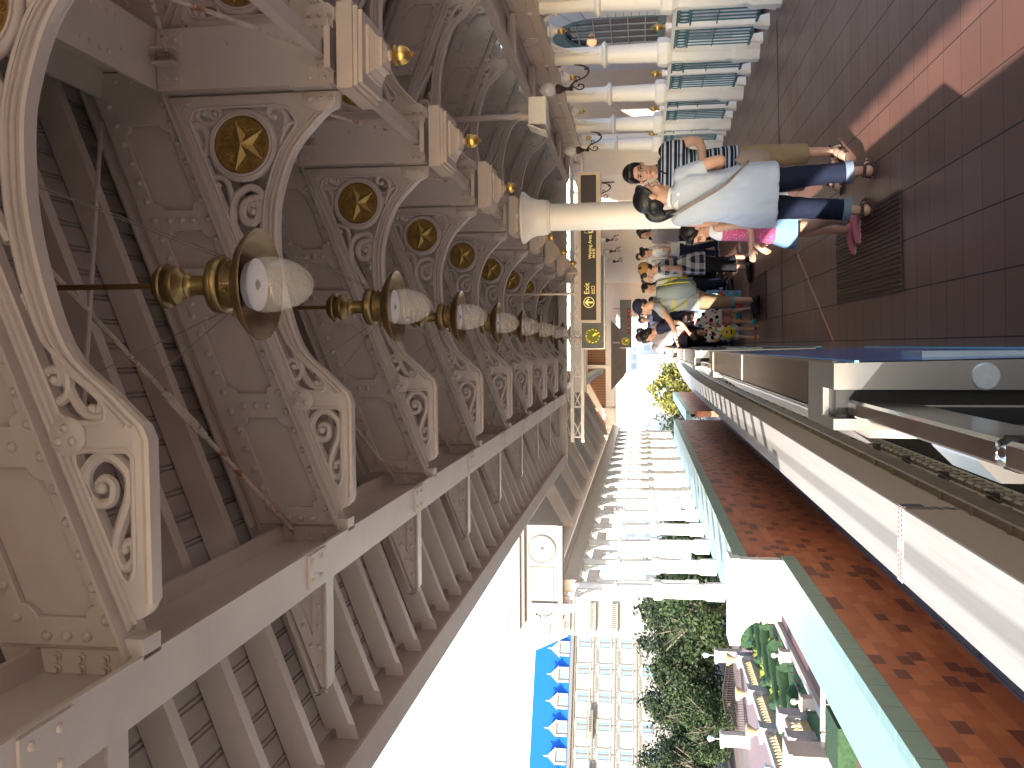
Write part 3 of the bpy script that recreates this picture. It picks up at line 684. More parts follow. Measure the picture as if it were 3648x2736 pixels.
# ================================================================= hanging signs
panelm=mat('dark_sign_panel',(.030,.026,.034),.4,var=.1)
ylw=mat('sign_yellow',(.86,.72,.26),.5,var=0,emit=(.9,.72,.25),es=.12)
t=thing('exit_sign','long dark hanging sign reading Exit and Waiting Area in yellow','sign',(0,13.3,0))
X0,X1=.335,2.45
mb=MB(); mb.box(X0,X1,-.11,.11,2.43,2.476); mb.box(X0,X1,-.11,.11,2.148,2.212); mb.box(X0,X0+.035,-.11,.11,2.212,2.43); mb.box(X1-.035,X1,-.11,.11,2.212,2.43); mb.box(X0+.02,X1-.02,-.12,-.108,2.44,2.465); mb.box(X0+.02,X1-.02,-.12,-.108,2.165,2.20)
mb.obj('frame',cream,t)
mb=MB(); mb.box(X0+.03,X1-.03,-.085,.085,2.21,2.432); pn=mb.obj('panel',panelm,t)
txt=MB()
def put(s,size,x,z,al='LEFT'):
    m=textmesh(s,size,.002,al); xz(m,x,-.088,z); txt.add(m.v,m.f)
put('Exit',.105,.735,2.345); put('出口',.062,.735,2.255); put('Waiting Area',.062,1.235,2.30); put('待合室',.045,1.245,2.245)
def ringxz(cx,cz,r0,r1,n=28):
    P=[[(cx+r*math.cos(2*PI*i/n),-.0895,cz+r*math.sin(2*PI*i/n)) for i in range(n+1)] for r in (r0,r1)]; txt.grid(P)
ringxz(.62,2.318,.068,.077)
txt.prism([(.608,2.262),(.632,2.262),(.632,2.34),(.662,2.310),(.675,2.325),(.62,2.380),(.565,2.325),(.578,2.310),(.608,2.34)],'y',-.091,-.087)
for bx in (1.60,1.735):
    for a in ((bx,bx+.12,2.255,2.258),(bx,bx+.12,2.377,2.38)): txt.box(a[0],a[1],-.091,-.087,a[2],a[3])
    for a in (bx,bx+.117): txt.box(a,a+.003,-.091,-.087,2.258,2.377)
txt.ball((1.66,-.089,2.358),.012,10,6,(1,.2,1)); txt.tube(crom([(1.66,-.089,2.34),(1.655,-.089,2.31),(1.685,-.089,2.305),(1.70,-.089,2.275)],4),.010,6,flat=(1,1)); txt.tube([(1.64+.032*math.cos(q),-.089,2.295+.032*math.sin(q)) for q in [2.2+.3*i for i in range(13)]],.006,5)
txt.tube(crom([(1.765,-.089,2.35),(1.775,-.089,2.365),(1.80,-.089,2.368),(1.825,-.089,2.36),(1.828,-.089,2.345)],4),.013,6); txt.tube(crom([(1.765,-.089,2.31),(1.77,-.089,2.285),(1.795,-.089,2.275),(1.825,-.089,2.285),(1.83,-.089,2.31)],4),.012,6)
ringxz(1.935,2.318,.05,.06); txt.ball((1.935,-.089,2.318),.025,10,6,(1,.2,1))
txt.obj('lettering',ylw,pn,fix=False)
mb=MB()
for x in (.75,2.0): mb.tube([(x,0,2.47),(x,0,3.7)],.018,8)
mb.obj('hanger',cream,t)
def make_board(label,loc):
    t=thing('departure_board',label,'sign',loc,0,'departure boards with clocks')
    mb=MB(); mb.box(-.5,1.2,-.09,.09,0,.40); mb.obj('case',mat('grey_case',(.13,.14,.155),.45,var=.06),t)
    mb=MB(); mb.box(-.5,1.2,-.097,-.088,-.022,0); mb.box(-.5,-.478,-.097,-.088,0,.40); mb.obj('trim',mat('board_trim',(.7,.72,.74),.35,metal=.6,var=0),t)
    mb=MB(); mb.box(.0,.165,-.094,-.089,.05,.145); mb.box(.25,.9,-.094,-.089,.05,.145); mb.obj('display',mat('dark_display',(.03,.01,.012),.3,var=0),t)
    d=MB()
    for s,x in (('16',.08),('25',.35),('分',.5),('16',.68),('38',.80)):
        m=textmesh(s,.07,.001); xz(m,x,-.096,.097); d.add(m.v,m.f)
    d.obj('red_digits',mat('red_led',(.5,.02,.02),.4,var=0,emit=(1,.05,.03),es=.35),t,fix=False)
    d=MB(); m=textmesh('Departure',.05,.001,'LEFT'); xz(m,.0,-.092,.27); d.add(m.v,m.f); d.obj('lettering',mat('dim_orange_letters',(.35,.20,.10),.5,var=0),t,fix=False)
    mb=MB(); mb.lathe([(.0,.0),(.145,0)],n=36,M=Matrix.Translation((-.26,-.0915,.20))@Matrix.Rotation(PI/2,4,'X')); ck=mb.obj('clock_face',mat('clock_olive',(.07,.075,.03),.4,var=.1,emit=(.12,.13,.02),es=.25),t)
    d=MB()
    for h in range(1,13):
        a=PI/2-h*PI/6; m=textmesh(str(h),.040,.001); xz(m,-.26+.118*math.cos(a),-.096,.20+.118*math.sin(a)); d.add(m.v,m.f)
    for a,r,w in ((PI/2-2*PI*(4.42/12),.075,.007),(PI/2-2*PI*(25/60),.11,.005)):
        d.tube([(-.26,-.096,.20),(-.26+r*math.cos(a),-.096,.20+r*math.sin(a))],w,5)
    d.obj('hands_and_numerals',mat('amber_led',(.9,.4,.03),.4,var=0,emit=(1,.45,.04),es=.7),ck,fix=False)
    mb=MB(); mb.tube([(-.3,0,.4),(-.3,0,.66)],.025,8); mb.tube([(.9,0,.4),(.9,0,.66)],.025,8); mb.obj('hanger',cream,t)
    return t
b0=make_board('grey departure board with an amber clock hanging beside the last brass lamp',(.44,17.0,2.255))
b1=dup(b0,(.42,33,1.93),'farther grey departure board with an amber clock, below the first one')
# ================================================================= gate barrier along the platform edge
GB='steel platform edge barriers'
adm=bpy.data.materials.new('blue_gate_panel'); adm.use_nodes=True
_t=adm.node_tree; _b=_t.nodes['Principled BSDF']; _b.inputs['Roughness'].default_value=.12
_tc=_t.nodes.new('ShaderNodeTexCoord'); _mp=_t.nodes.new('ShaderNodeMapping'); _mp.inputs['Scale'].default_value=(1,.7,3); _n=_t.nodes.new('ShaderNodeTexNoise'); _n.inputs['Scale'].default_value=1.6
_r=_t.nodes.new('ShaderNodeValToRGB'); _r.color_ramp.elements[0].color=(.02,.09,.36,1); _r.color_ramp.elements[1].color=(.05,.36,.60,1); _r.color_ramp.elements.new(.55).color=(.03,.15,.50,1)
_t.links.new(_tc.outputs['Object'],_mp.inputs[0]); _t.links.new(_mp.outputs[0],_n.inputs['Vector']); _t.links.new(_n.outputs[0],_r.inputs[0]); _t.links.new(_r.outputs[0],_b.inputs['Base Color'])
cyan=mat('pale_blue_strip',(.20,.55,.70),.3,var=0)
smoke=mat('smoked_glass',(.03,.03,.035),.05,var=0,coat=.3)
brown=mat('steel_cap_brown_reflection',(.20,.165,.135),.10,metal=1,var=.1,vs=3)  # brown of the reflected roof put into the polished steel's colour
postst=mat('satin_steel',(.36,.355,.35),.33,metal=1,var=.06,vs=5,bump=.02,bs=200)
def barrier(y0,y1,label,slot=True,n=2):
    t=thing('gate_barrier',label,'barrier',(0,y0,0),0,GB); L=y1-y0
    # body
    mb=MB(); mb.prism([(-.055,0),(-.062,1.085),(-.19,1.085),(-.27,.93),(-.27,0)],'y',.36,L-.34); mb.obj('body',steel,t)
    # top plates with bright seams
    s=MB(); e=.36; step=(L-.70)/n
    for k in range(n):
        a=.36+step*k+.006; b=.36+step*(k+1)-.006
        mb=MB(); mb.prism([(-.045,1.086),(-.045,1.1),(-.168,1.1),(-.172,1.086)],'y',a,b); mb.obj('top_plate',brown,t)
        mb=MB(); mb.prism([(-.174,1.0995),(-.285,.935),(-.285,.92),(-.174,1.084)],'y',a,b); mb.obj('sloped_plate',steelp,t)
        s.box(-.168,-.046,b,b+.012,1.088,1.103)
    s.prism([(-.040,1.09),(-.040,1.104),(-.047,1.104),(-.047,1.09)],'y',.0,L); s.obj('edge_trim',steelp,t)
    mb=MB(); mb.add([(-.020,.0,.02),(-.020,L,.02),(-.044,L,1.088),(-.044,0,1.088)],[(0,1,2,3)]); mb.add([(-.055,0,.02),(-.055,L,.02),(-.055,L,1.08),(-.055,0,1.08)],[(3,2,1,0)]); mb.obj('side_panel',adm,t)
    mb=MB(); mb.box(-.037,-.014,0,L,.0,.045); mb.obj('kick_strip',cyan,t)
    mb=MB(); mb.box(-.046,-.040,0,L,1.04,1.05); mb.obj('stripe',cyan,t)
    for (ya,yb,sg) in ((0,.36,-1),(L-.34,L,1)):
        mb=MB()
        yf=ya if sg<0 else yb
        mb.prism([(-.024,0),(-.0465,1.1),(-.113,1.1),(-.113,0)],'y',ya,yb); mb.box(-.215,-.187,ya,yb,0,1.1); mb.box(-.187,-.113,(ya+.14) if sg<0 else ya,yb if sg<0 else yb-.14,1.02,1.1); mb.box(-.187,-.113,ya,yb,0,.08)
        mb.prism([(-.217,0),(-.217,.80),(-.29,.755),(-.345,.70),(-.345,0)],'y',ya,yb)
        o=mb.obj('end_post',postst,t)
        dk=MB(); dk.box(-.1865,-.1135,ya+.05 if sg<0 else ya+.145,yb-.145 if sg<0 else yb-.05,.081,1.085); dk.box(-.1865,-.1135,ya+.1405 if sg<0 else ya+.0,yb if sg<0 else yb-.1405,.081,1.015); dk.box(-.1135,-.1125,ya+.004,yb-.004,.081,1.06); dk.box(-.1875,-.1865,ya+.004,yb-.004,.081,1.06); dk.obj('slot_shade',dark,o)  # black boxes filling the slot stand in for its inner shade
        if sg<0:
            q=MB(); q.lathe([(.034,0),(.034,.004),(.031,.006),(0,.006)],n=28,M=Matrix.Translation((-.08,ya,.74))@Matrix.Rotation(PI/2,4,'X')); q.obj('round_cover',mat('frosted_cover',(.5,.53,.56),.45,metal=.4,var=.1,vs=60),o,smooth=20)
    mb=MB(); mb.box(-.05,-.020,.35,.56,.46,.79); mb.obj('notice_plate',mat('notice_pale',(.45,.50,.50),.5,var=.1),t)
    return t
def gate(y0,y1,label):
    t=thing('gate_door',label,'gate',(0,y0,0),0,'sliding gate leaves between the barriers'); L=y1-y0
    for a,b in ((-.03,L/2-.02),(L/2+.02,L+.03)):
        mb=MB(); mb.prism([(-.140,.94),(-.140,1.052),(-.146,1.06),(-.176,1.06),(-.182,1.052),(-.182,.94)],'y',a,b); mb.obj('top_bar',steelp,t)
        mb=MB(); mb.box(-.165,-.157,a,b,.12,.94); mb.obj('glass_panel',smoke,t)
        mb=MB(); mb.box(-.182,-.140,a,b,.03,.12); mb.obj('bottom_bar',steel,t)
    mb=MB(); mb.box(-.186,-.136,L/2-.03,L/2+.03,.88,1.045); q=mb.obj('meeting_stile',mat('black_rubber',(.015,.015,.016),.4,var=0),t)
    mb=MB(); mb.ball((-.16,L/2,1.05),.014,10,6); mb.dome((-.186,L/2,.97),(-1,0,0),.016,.01); mb.obj('bolt',steelp,t,smooth=True)
    return t
gate(.45,2.42,'steel framed glass gate leaf closed beside the camera')
barrier(2.42,6.72,'steel barrier with brown mirrored top nearest the camera',True,2)
gate(6.72,8.52,'steel framed gate leaf between the first two barriers')
barrier(8.52,12.8,'second steel barrier, under the hand of the man with the backpack')
gate(12.8,14.6,'steel framed gate leaf beyond the man with the backpack')
barrier(14.6,18.9,'third steel barrier, far along the platform edge')
gate(18.9,20.7,'farthest gate leaf along the platform edge')
barrier(20.7,32,'long far steel barrier at the end of the platform edge',True,4)
barrier(-4,.45,'steel barrier behind the camera beside the track')
# ================================================================= monorail guide beam
conc=mat('pale_concrete',(.58,.54,.50),.85,var=.10,vs=5,bump=.25,bs=90)
def cx(y): return -2.16+(max(0,y-45)**2)/1000.0
def beam_rows(sec,ys): return [[(cx(y)+a,y,z) for a,z in sec] for y in ys]
YS=[-8+i*4 for i in range(14)]+[48+i*4 for i in range(26)]
bm=bpy.data.materials.new('guideway_concrete'); bm.use_nodes=True
def beam_mat():
    t=bm.node_tree; b=t.nodes['Principled BSDF']; L=t.links.new; N=t.nodes.new; b.inputs['Roughness'].default_value=.85
    tc=N('ShaderNodeTexCoord'); mp=N('ShaderNodeMapping'); mp.inputs['Scale'].default_value=(9,.25,9); L(tc.outputs['Object'],mp.inputs[0])
    n=N('ShaderNodeTexNoise'); n.inputs['Scale'].default_value=2.2; n.inputs['Detail'].default_value=8; L(mp.outputs[0],n.inputs['Vector'])
    r=N('ShaderNodeValToRGB'); r.color_ramp.elements[0].position=.32; r.color_ramp.elements[0].color=(.365,.335,.30,1); r.color_ramp.elements[1].position=.62; r.color_ramp.elements[1].color=(.41,.38,.345,1); L(n.outputs[0],r.inputs[0])
    sp=N('ShaderNodeSeparateXYZ'); L(tc.outputs['Object'],sp.inputs[0])
    def M(op,a,b=None):
        q=N('ShaderNodeMath'); q.operation=op
        for i,v in enumerate((a,b)):
            if v is None: continue
            if isinstance(v,(int,float)): q.inputs[i].default_value=v
            else: L(v,q.inputs[i])
        return q.outputs[0]
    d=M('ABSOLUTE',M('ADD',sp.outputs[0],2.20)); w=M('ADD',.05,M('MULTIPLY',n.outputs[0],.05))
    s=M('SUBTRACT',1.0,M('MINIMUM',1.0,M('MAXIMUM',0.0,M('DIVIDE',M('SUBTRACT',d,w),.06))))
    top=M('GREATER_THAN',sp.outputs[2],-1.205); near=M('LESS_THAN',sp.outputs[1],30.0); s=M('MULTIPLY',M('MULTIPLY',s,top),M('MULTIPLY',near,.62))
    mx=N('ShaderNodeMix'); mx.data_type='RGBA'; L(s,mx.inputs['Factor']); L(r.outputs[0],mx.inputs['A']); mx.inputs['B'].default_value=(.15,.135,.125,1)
    side=M('LESS_THAN',sp.outputs[2],-1.22); m2=N('ShaderNodeMix'); m2.data_type='RGBA'; L(M('MULTIPLY',side,.65),m2.inputs['Factor']); L(mx.outputs['Result'],m2.inputs['A']); m2.inputs['B'].default_value=(.30,.22,.145,1)  # warm brown shade of the beam's side put into its colour
    L(m2.outputs['Result'],b.inputs['Base Color'])
    nb=N('ShaderNodeTexNoise'); nb.inputs['Scale'].default_value=120; L(tc.outputs['Object'],nb.inputs['Vector']); bp=N('ShaderNodeBump'); bp.inputs['Strength'].default_value=.3; bp.inputs['Distance'].default_value=.01; L(nb.outputs[0],bp.inputs['Height']); L(bp.outputs[0],b.inputs['Normal'])
beam_mat()
gw=thing('guide_beam','pale concrete monorail beam running beside the platform','track')
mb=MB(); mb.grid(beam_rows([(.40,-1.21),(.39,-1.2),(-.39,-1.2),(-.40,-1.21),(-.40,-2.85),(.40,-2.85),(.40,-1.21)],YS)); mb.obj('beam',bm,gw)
railm=mat('brown_steel_rail',(.22,.165,.115),.38,metal=.5,var=.3,vs=4)
mb=MB(); mb.grid(beam_rows([(.40,-1.80),(.49,-1.79),(.50,-1.82),(.50,-2.10),(.49,-2.13),(.40,-2.12)],YS))
for i in range(60):
    y=-2+i*1.0; 
    if y<45: mb.box(cx(y)+.40,cx(y)+.485,y,y+.07,-2.17,-1.77)
mb.obj('conductor_rail',railm,gw)
mb=MB(); mb.grid(beam_rows([(.40,-2.40),(.45,-2.39),(.47,-2.42),(.47,-2.46),(.43,-2.50),(.47,-2.54),(.46,-2.60),(.40,-2.61)],YS))
for i in range(130):
    y=-2+i*.3
    if y<36: mb.box(cx(y)+.40,cx(y)+.474,y,y+.02,-2.62,-2.38)
mb.obj('cable_rail',mat('rusty_cable_rail',(.20,.15,.10),.5,var=.15,vs=4),gw)
mb=MB()
for i in range(26):
    y=.5+i*1.7; mb.box(cx(y)+.40,cx(y)+.53,y,y+.12,-2.30,-2.22); mb.box(cx(y)+.40,cx(y)+.52,y+.15,y+.24,-2.26,-2.24); mb.tube([(cx(y)+.46,y-.2,-2.24),(cx(y)+.50,y,-2.2),(cx(y)+.47,y+.3,-2.26)],.012,5)
mb.obj('cable_clamp',mat('black_clamp',(.03,.025,.02),.5,var=0),gw)
# finger joint across the beam
mb=MB(); z=-1.196
def fj(y): return z+.0
for s in (-1,1):
    P=[]; y0=10.42
    mb.box(-2.56,-1.76,y0+(.015 if s>0 else -.10),y0+(.10 if s>0 else -.015),z,z+.006)
jt=mb.obj('finger_joint',mat('pale_joint_plate',(.62,.58,.55),.5,metal=.3,var=.2,vs=30),gw)
mb=MB()
for i in range(15):
    x=-2.53+i*.052
    if 5<i<8: continue
    mb.prism([(x,10.345),(x+.022,10.345),(x+.026,10.38),(x+.046,10.40),(x+.046,10.42),(x,10.40)],'z',z+.006,z+.008)
    mb.prism([(x+.01,10.44),(x+.04,10.46),(x+.044,10.50),(x+.02,10.50),(x+.012,10.47)],'z',z+.006,z+.008)
mb.obj('joint_marking',mat('worn_red_paint',(.55,.13,.09),.6,var=.3,vs=60),jt)
mb=MB(); mb.box(-1.762,-1.735,10.33,10.52,-1.42,-1.19); mb.obj('joint_cover',steel,jt)
mb=MB()
for i in range(9):
    for s in (-1,1): mb.tube([(-1.757,10.40+s*.04+(.03 if i%2 else -.03),-1.24-.06*i),(-1.757,10.40+s*.04+(-.03 if i%2 else .03),-1.30-.06*i)],.004,4)
mb.obj('side_joint',dark,jt)
mb=MB(); mb.box(-3.77,-.38,-8,60,-3.1,-2.9); tag(mb.obj('track_bed',mat('dark_track_bed',(.06,.045,.035),.9,var=.2)),kind='structure')
mb=MB()
# lower ground
tag(MB().add([(-400,-200,-4.6),(400,-200,-4.6),(400,1500,-4.6),(-400,1500,-4.6)],[(0,1,2,3)]).obj('ground',mat('ground_paving',(.20,.155,.14),.85,var=.2,vs=.4)),kind='structure')
# ================================================================= red brick parapet walls with green copings
bk=bpy.data.materials.new('red_brick_tiles'); bk.use_nodes=True
def brickmat():
    t=bk.node_tree; b=t.nodes['Principled BSDF']; L=t.links.new; N=t.nodes.new
    tc=N('ShaderNodeTexCoord'); sp=N('ShaderNodeSeparateXYZ'); cb=N('ShaderNodeCombineXYZ'); L(tc.outputs['Object'],sp.inputs[0]); L(sp.outputs[1],cb.inputs[0]); L(sp.outputs[2],cb.inputs[1])
    def br(c1,c2,bias,mort):
        n=N('ShaderNodeTexBrick'); n.inputs['Scale'].default_value=1.0; n.inputs['Brick Width'].default_value=.33; n.inputs['Row Height'].default_value=.165; n.inputs['Mortar Size'].default_value=.005; n.inputs['Mortar Smooth'].default_value=.1; n.inputs['Bias'].default_value=bias
        n.inputs['Color1'].default_value=c1; n.inputs['Color2'].default_value=c2; n.inputs['Mortar'].default_value=mort; L(cb.outputs[0],n.inputs['Vector']); return n
    n=br((0,0,0,1),(1,1,1,1),-.0,(.3,.3,.3,1))
    r=N('ShaderNodeValToRGB'); r.color_ramp.interpolation='CONSTANT'; e=r.color_ramp.elements; e[0].position=0; e[0].color=(.20,.058,.036,1); e[1].position=.17; e[1].color=(.47,.135,.050,1)
    x=e.new(.5); x.color=(.54,.17,.065,1); x=e.new(.75); x.color=(.42,.115,.045,1)
    L(n.outputs['Color'],r.inputs[0])
    nz=N('ShaderNodeTexNoise'); nz.inputs['Scale'].default_value=1.0; nz.inputs['Detail'].default_value=6; L(tc.outputs['Object'],nz.inputs['Vector'])
    hv=N('ShaderNodeHueSaturation'); L(r.outputs[0],hv.inputs['Color']); mr=N('ShaderNodeMapRange'); mr.inputs[3].default_value=.7; mr.inputs[4].default_value=1.25; L(nz.outputs[0],mr.inputs[0]); L(mr.outputs[0],hv.inputs['Value'])
    mx=N('ShaderNodeMix'); mx.data_type='RGBA'; L(n.outputs['Fac'],mx.inputs['Factor']); L(hv.outputs[0],mx.inputs['A']); mx.inputs['B'].default_value=(.30,.17,.12,1); L(mx.outputs['Result'],b.inputs['Base Color'])
    b.inputs['Roughness'].default_value=.5; bp=N('ShaderNodeBump'); bp.inputs['Strength'].default_value=.6; bp.inputs['Distance'].default_value=.006; bp.invert=True; L(n.outputs['Fac'],bp.inputs['Height']); L(bp.outputs[0],b.inputs['Normal'])
brickmat()
green=mat('green_tile_coping',(.20,.30,.24),.45,var=.12,vs=2.5)
ledge=mat('pale_blue_ledge',(.27,.385,.40),.6,var=.04)
bluegrey=mat('blue_grey_skirt',(.14,.15,.20),.6,var=.1)
def coping(y0,y1,z0,z1,x):
    mb=MB(); y=y0
    while y<y1-.01:
        e=min(y+.62,y1); mb.box(x-.14,x+.022,y+.006,e-.006,z0,z1); y=e
    return mb
t=thing('parapet_wall','red brick wall with green tile coping across the track, near stretch','wall',(0,0,0))
mb=MB(); mb.box(-4.1,-3.8,-8,17.0,-2.42,-1.13); mb.obj('brick_face',bk,t)
coping(-8,17.0,-1.131,-.89,-3.80).obj('coping',green,t)
mb=MB(); mb.box(-4.78,-3.945,-8,17.0,-1.2,-.893); mb.obj('ledge',ledge,t)
mb=MB(); mb.box(-3.83,-3.77,-8,60,-4.6,-2.42); 
for i in range(16): mb.box(-3.77,-3.62,2+i*3.2,2.06+i*3.2,-2.6,-2.44)
mb.box(-3.77,-3.70,-8,60,-2.52,-2.44); mb.obj('skirt',bluegrey,t)
t=thing('parapet_wall','higher red brick wall with green coping below the far white columns','wall',(0,0,0))
mb=MB(); mb.box(-4.1,-3.8,17.0,48.0,-2.42,-.30); mb.obj('brick_face',bk,t)
coping(17.02,48.0,-.301,-.06,-3.80).obj('coping',green,t)
mb=MB(); mb.box(-4.95,-3.95,17.3,48.0,-.9,-.064); mb.obj('ledge',ledge,t)
t=thing('end_pier','bright white end pier with a rounded bracket where the brick wall steps up','pier',(0,0,0))
mb=MB(); mb.box(-4.9,-3.815,16.75,17.3,-.88,-.16); mb.box(-5.35,-3.79,16.7,17.32,-.16,.02)
pts=[(-4.9,-.16),(-5.35,-.16)]+[(-5.35+.45*math.sin(PI/2*i/8),-.16-.45*(1-math.cos(PI/2*i/8))) for i in range(9)]
mb.prism([(a,b) for a,b in pts],'y',16.76,17.29); mb.box(-4.93,-3.805,16.72,17.29,-.50,-.46)
mb.obj('pier',white,t)
t=thing('parapet_wall','low far red brick wall beyond the white columns, with pale blue coping','wall',(0,0,0))
mb=MB(); mb.box(-3.75,-3.45,49.5,70,-2.42,-1.0); mb.obj('brick_face',bk,t); coping(49.5,70,-1.0,-.75,-3.45).obj('coping',green,t); mb=MB(); mb.box(-4.0,-3.60,49.5,70,-1.2,-.755); mb.obj('ledge',ledge,t)
# ================================================================= white arcade across the track
GL='white columns across the track'
W16=['corner','second','third','fourth','fifth','sixth','seventh','eighth','ninth','tenth','eleventh','twelfth','thirteenth','fourteenth','fifteenth','sixteenth','last']
for k in range(17):
    c=dup(col0,(-4.5,17.1+1.94*k,.08),'white column across the track, %s from the pier along the wall'%W16[k]); c['group']=GL
for k in range(2,9):
    c=dup(col0,(-6.4,17.1+3.88*k,.08),'white column in the rear row across the track, %s from the pier'%W16[k]); c['group']='rear white columns across the track'
t=thing('arcade_canopy','cream canopy with a panelled entablature above the white columns across the track','canopy',(0,0,0))
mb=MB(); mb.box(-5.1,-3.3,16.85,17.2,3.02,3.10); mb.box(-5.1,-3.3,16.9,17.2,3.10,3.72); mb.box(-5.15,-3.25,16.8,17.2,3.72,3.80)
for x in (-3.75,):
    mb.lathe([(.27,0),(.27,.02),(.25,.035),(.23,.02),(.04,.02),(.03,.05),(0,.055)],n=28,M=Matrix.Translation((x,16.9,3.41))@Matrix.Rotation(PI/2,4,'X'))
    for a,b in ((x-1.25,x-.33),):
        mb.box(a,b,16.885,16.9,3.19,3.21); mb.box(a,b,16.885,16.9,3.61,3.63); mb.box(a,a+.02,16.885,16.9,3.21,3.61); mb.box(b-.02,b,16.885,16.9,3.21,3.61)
mb.obj('entablature',mat('shaded_stone_fascia',(.185,.17,.155),.7,var=.05),t,smooth=20)  # stone darkened in its base colour to stand in for shade
mb=MB(); mb.box(-4.62,-4.38,17.2,51,2.76,3.05); mb.box(-4.66,-4.34,17.2,51,3.05,3.10); mb.box(-6.5,-6.3,24,51,2.76,3.05); mb.obj('long_beam',cream,t)
mb=MB()
for k in range(18): mb.box(-5.1,-4.66,17.05+1.94*k,17.15+1.94*k,2.9,3.08)
mb.box(-5.2,-4.3,17.2,51,3.10,3.14); mb.obj('soffit',cream,t)
mb=MB(); mb.box(-5.25,-3.2,16.72,17.2,3.80,3.86); mb.box(-5.2,-4.3,17.2,51,3.80,3.86); mb.obj('roof_sheet',mat('terracotta_edge',(.42,.25,.19),.7,var=.1),t)
# arched bracket at the corner of the entablature
m=plate([[(-4.75,3.6),(-5.55,3.6),(-5.48,3.52),(-5.20,3.35),(-4.96,3.10),(-4.86,2.8),(-4.75,2.70)],[(-4.83,3.52),(-5.25,3.52),(-5.05,3.36),(-4.88,3.12)]],16.86,.06,.006)
for cx_,cz_,r in ((-4.90,3.44,.06),(-5.03,3.47,.05),(-4.88,3.28,.05)): m.tube([(cx_+r*(1-i/16)*math.cos(.8*i),16.86,cz_+r*(1-i/16)*math.sin(.8*i)) for i in range(13)],.013,6)
m.obj('corner_bracket',white,t)
# ================================================================= far roof over the track and far hall
t=thing('far_roof','far cream roof with sloping solid rafters over the track','roof',(0,0,0))
FZ=lambda x: 3.02+.52*(x+4.6)
far=[22.0,26.0,30.0,35.0,40.0,45.0,50.0]
for y in far:
    mb=MB(); mb.add([(x,yy,z) for yy in (y,y+.06) for x,z in ((-4.3,FZ(-4.3)),(-1.2,FZ(-1.2)),(-1.2,FZ(-1.2)+.42),(-4.3,FZ(-4.3)+.25))],[(0,1,2,3),(7,6,5,4),(0,4,5,1),(1,5,6,2),(2,6,7,3),(3,7,4,0)])
    mb.add([(x,yy,z) for yy in (y-.10,y+.16) for x,z in ((-4.3,FZ(-4.3)-.02),(-1.2,FZ(-1.2)-.02),(-1.2,FZ(-1.2)),(-4.3,FZ(-4.3)))],[(0,1,2,3),(7,6,5,4),(0,4,5,1),(1,5,6,2),(2,6,7,3),(3,7,4,0)])
    mb.obj('rafter',cream,t)
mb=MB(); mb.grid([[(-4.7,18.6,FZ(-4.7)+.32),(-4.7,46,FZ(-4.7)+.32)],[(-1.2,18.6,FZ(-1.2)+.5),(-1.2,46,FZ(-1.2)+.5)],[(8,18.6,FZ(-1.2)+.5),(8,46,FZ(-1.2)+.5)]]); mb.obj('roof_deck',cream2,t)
mb=MB()
for y in (24,28,32.5,37.5,42.5): mb.box(-1.2,3.6,y,y+.25,1.58+.0591*y,1.58+.0735*y)
mb.box(-1.32,-1.1,21,46,3.45,3.75); mb.obj('far_beams',cream,t)
hall=thing('far_hall','far station front with brown slatted panels above the bright opening','building',(0,0,0))
slat=mat('orange_brown_slats',(.30,.145,.07),.6,var=.15,vs=12)
mb=MB()
for i in range(96): mb.box(-5.0+i*.09,-5.0+i*.09+.07,52.0,52.05,3.55,4.57)
mb.obj('slatted_panels',slat,hall)
mb=MB(); mb.box(-8,3.9,46.5,52.3,5.05,5.15); mb.box(-5.2,3.7,52.06,52.3,2.98,5.05); mb.box(-5.2,3.7,51.8,52.06,2.98,3.55); mb.box(-5.2,3.7,51.8,52.06,4.57,5.05)  # long top slab is an overhang added to shade the slats
for x in (-4.9,-3.65,-1.25,1.1): mb.box(x,x+.2,51.7,52.0,2.98,4.6)
for x in (-3.4,-1.0,1.3): 
    mb.box(x,x+2.1,51.78,51.8,3.08,3.11); mb.box(x,x+2.1,51.78,51.8,3.42,3.45); mb.box(x,x+.03,51.78,51.8,3.11,3.42)
mb.box(1.6,3.7,51.8,52.2,0,3.0); mb.box(3.5,3.9,26,52,0,3.7)
mb.prism([(-5.2,2.98),(-4.4,2.98),(-4.55,2.75),(-4.8,2.55),(-5.2,2.4)],'y',51.9,52.0)
mb.obj('fascia',plaster,hall)
mb=MB(); mb.prism([(-2.1,3.0),(-1.4,2.35),(.6,2.35),(1.2,3.0)],'y',44,44.3); mb.box(-1.3,.6,44.02,44.28,2.28,2.36); mb.obj('far_canopy',mat('taupe_canopy',(.30,.25,.22),.6),hall)
# end wall of the near roof: panelled fascia, clerestory and braced girder
t=thing('end_fascia','cream panelled gable fascia with a glazed strip below it closing the roof end','fascia',(0,0,0))
m=plate([[(-2.3,3.045),(5.1,3.045),(5.1,3.2),(KX,4.75),(-2.3,3.3)],[(-.35,3.20),(1.1,3.20),(1.1,3.98),(.55,3.98),(-.35,3.62)]],18.32,.16,.004); m.obj('fascia',cream,t)
mb=MB(); mb.prism([(-.35,3.20),(1.1,3.20),(1.1,3.98),(.55,3.98),(-.35,3.62)],'y',18.36,18.38); 
for k in range(1,3):
    a=.05*k; mb.tube([(-.35+a,18.34,3.20+a),(1.1-a,18.34,3.20+a),(1.1-a,18.34,3.98-a),(.55,18.34,3.98-a),(-.35+a,18.34,3.62-a),(-.35+a,18.34,3.20+a)],.014,5)
mb.obj('recessed_panel',cream2,t)
mb=MB(); mb.box(-1.9,3.7,18.25,18.4,2.90,2.965); mb.box(-1.9,3.7,18.25,18.4,2.70,2.76)
x=-1.8
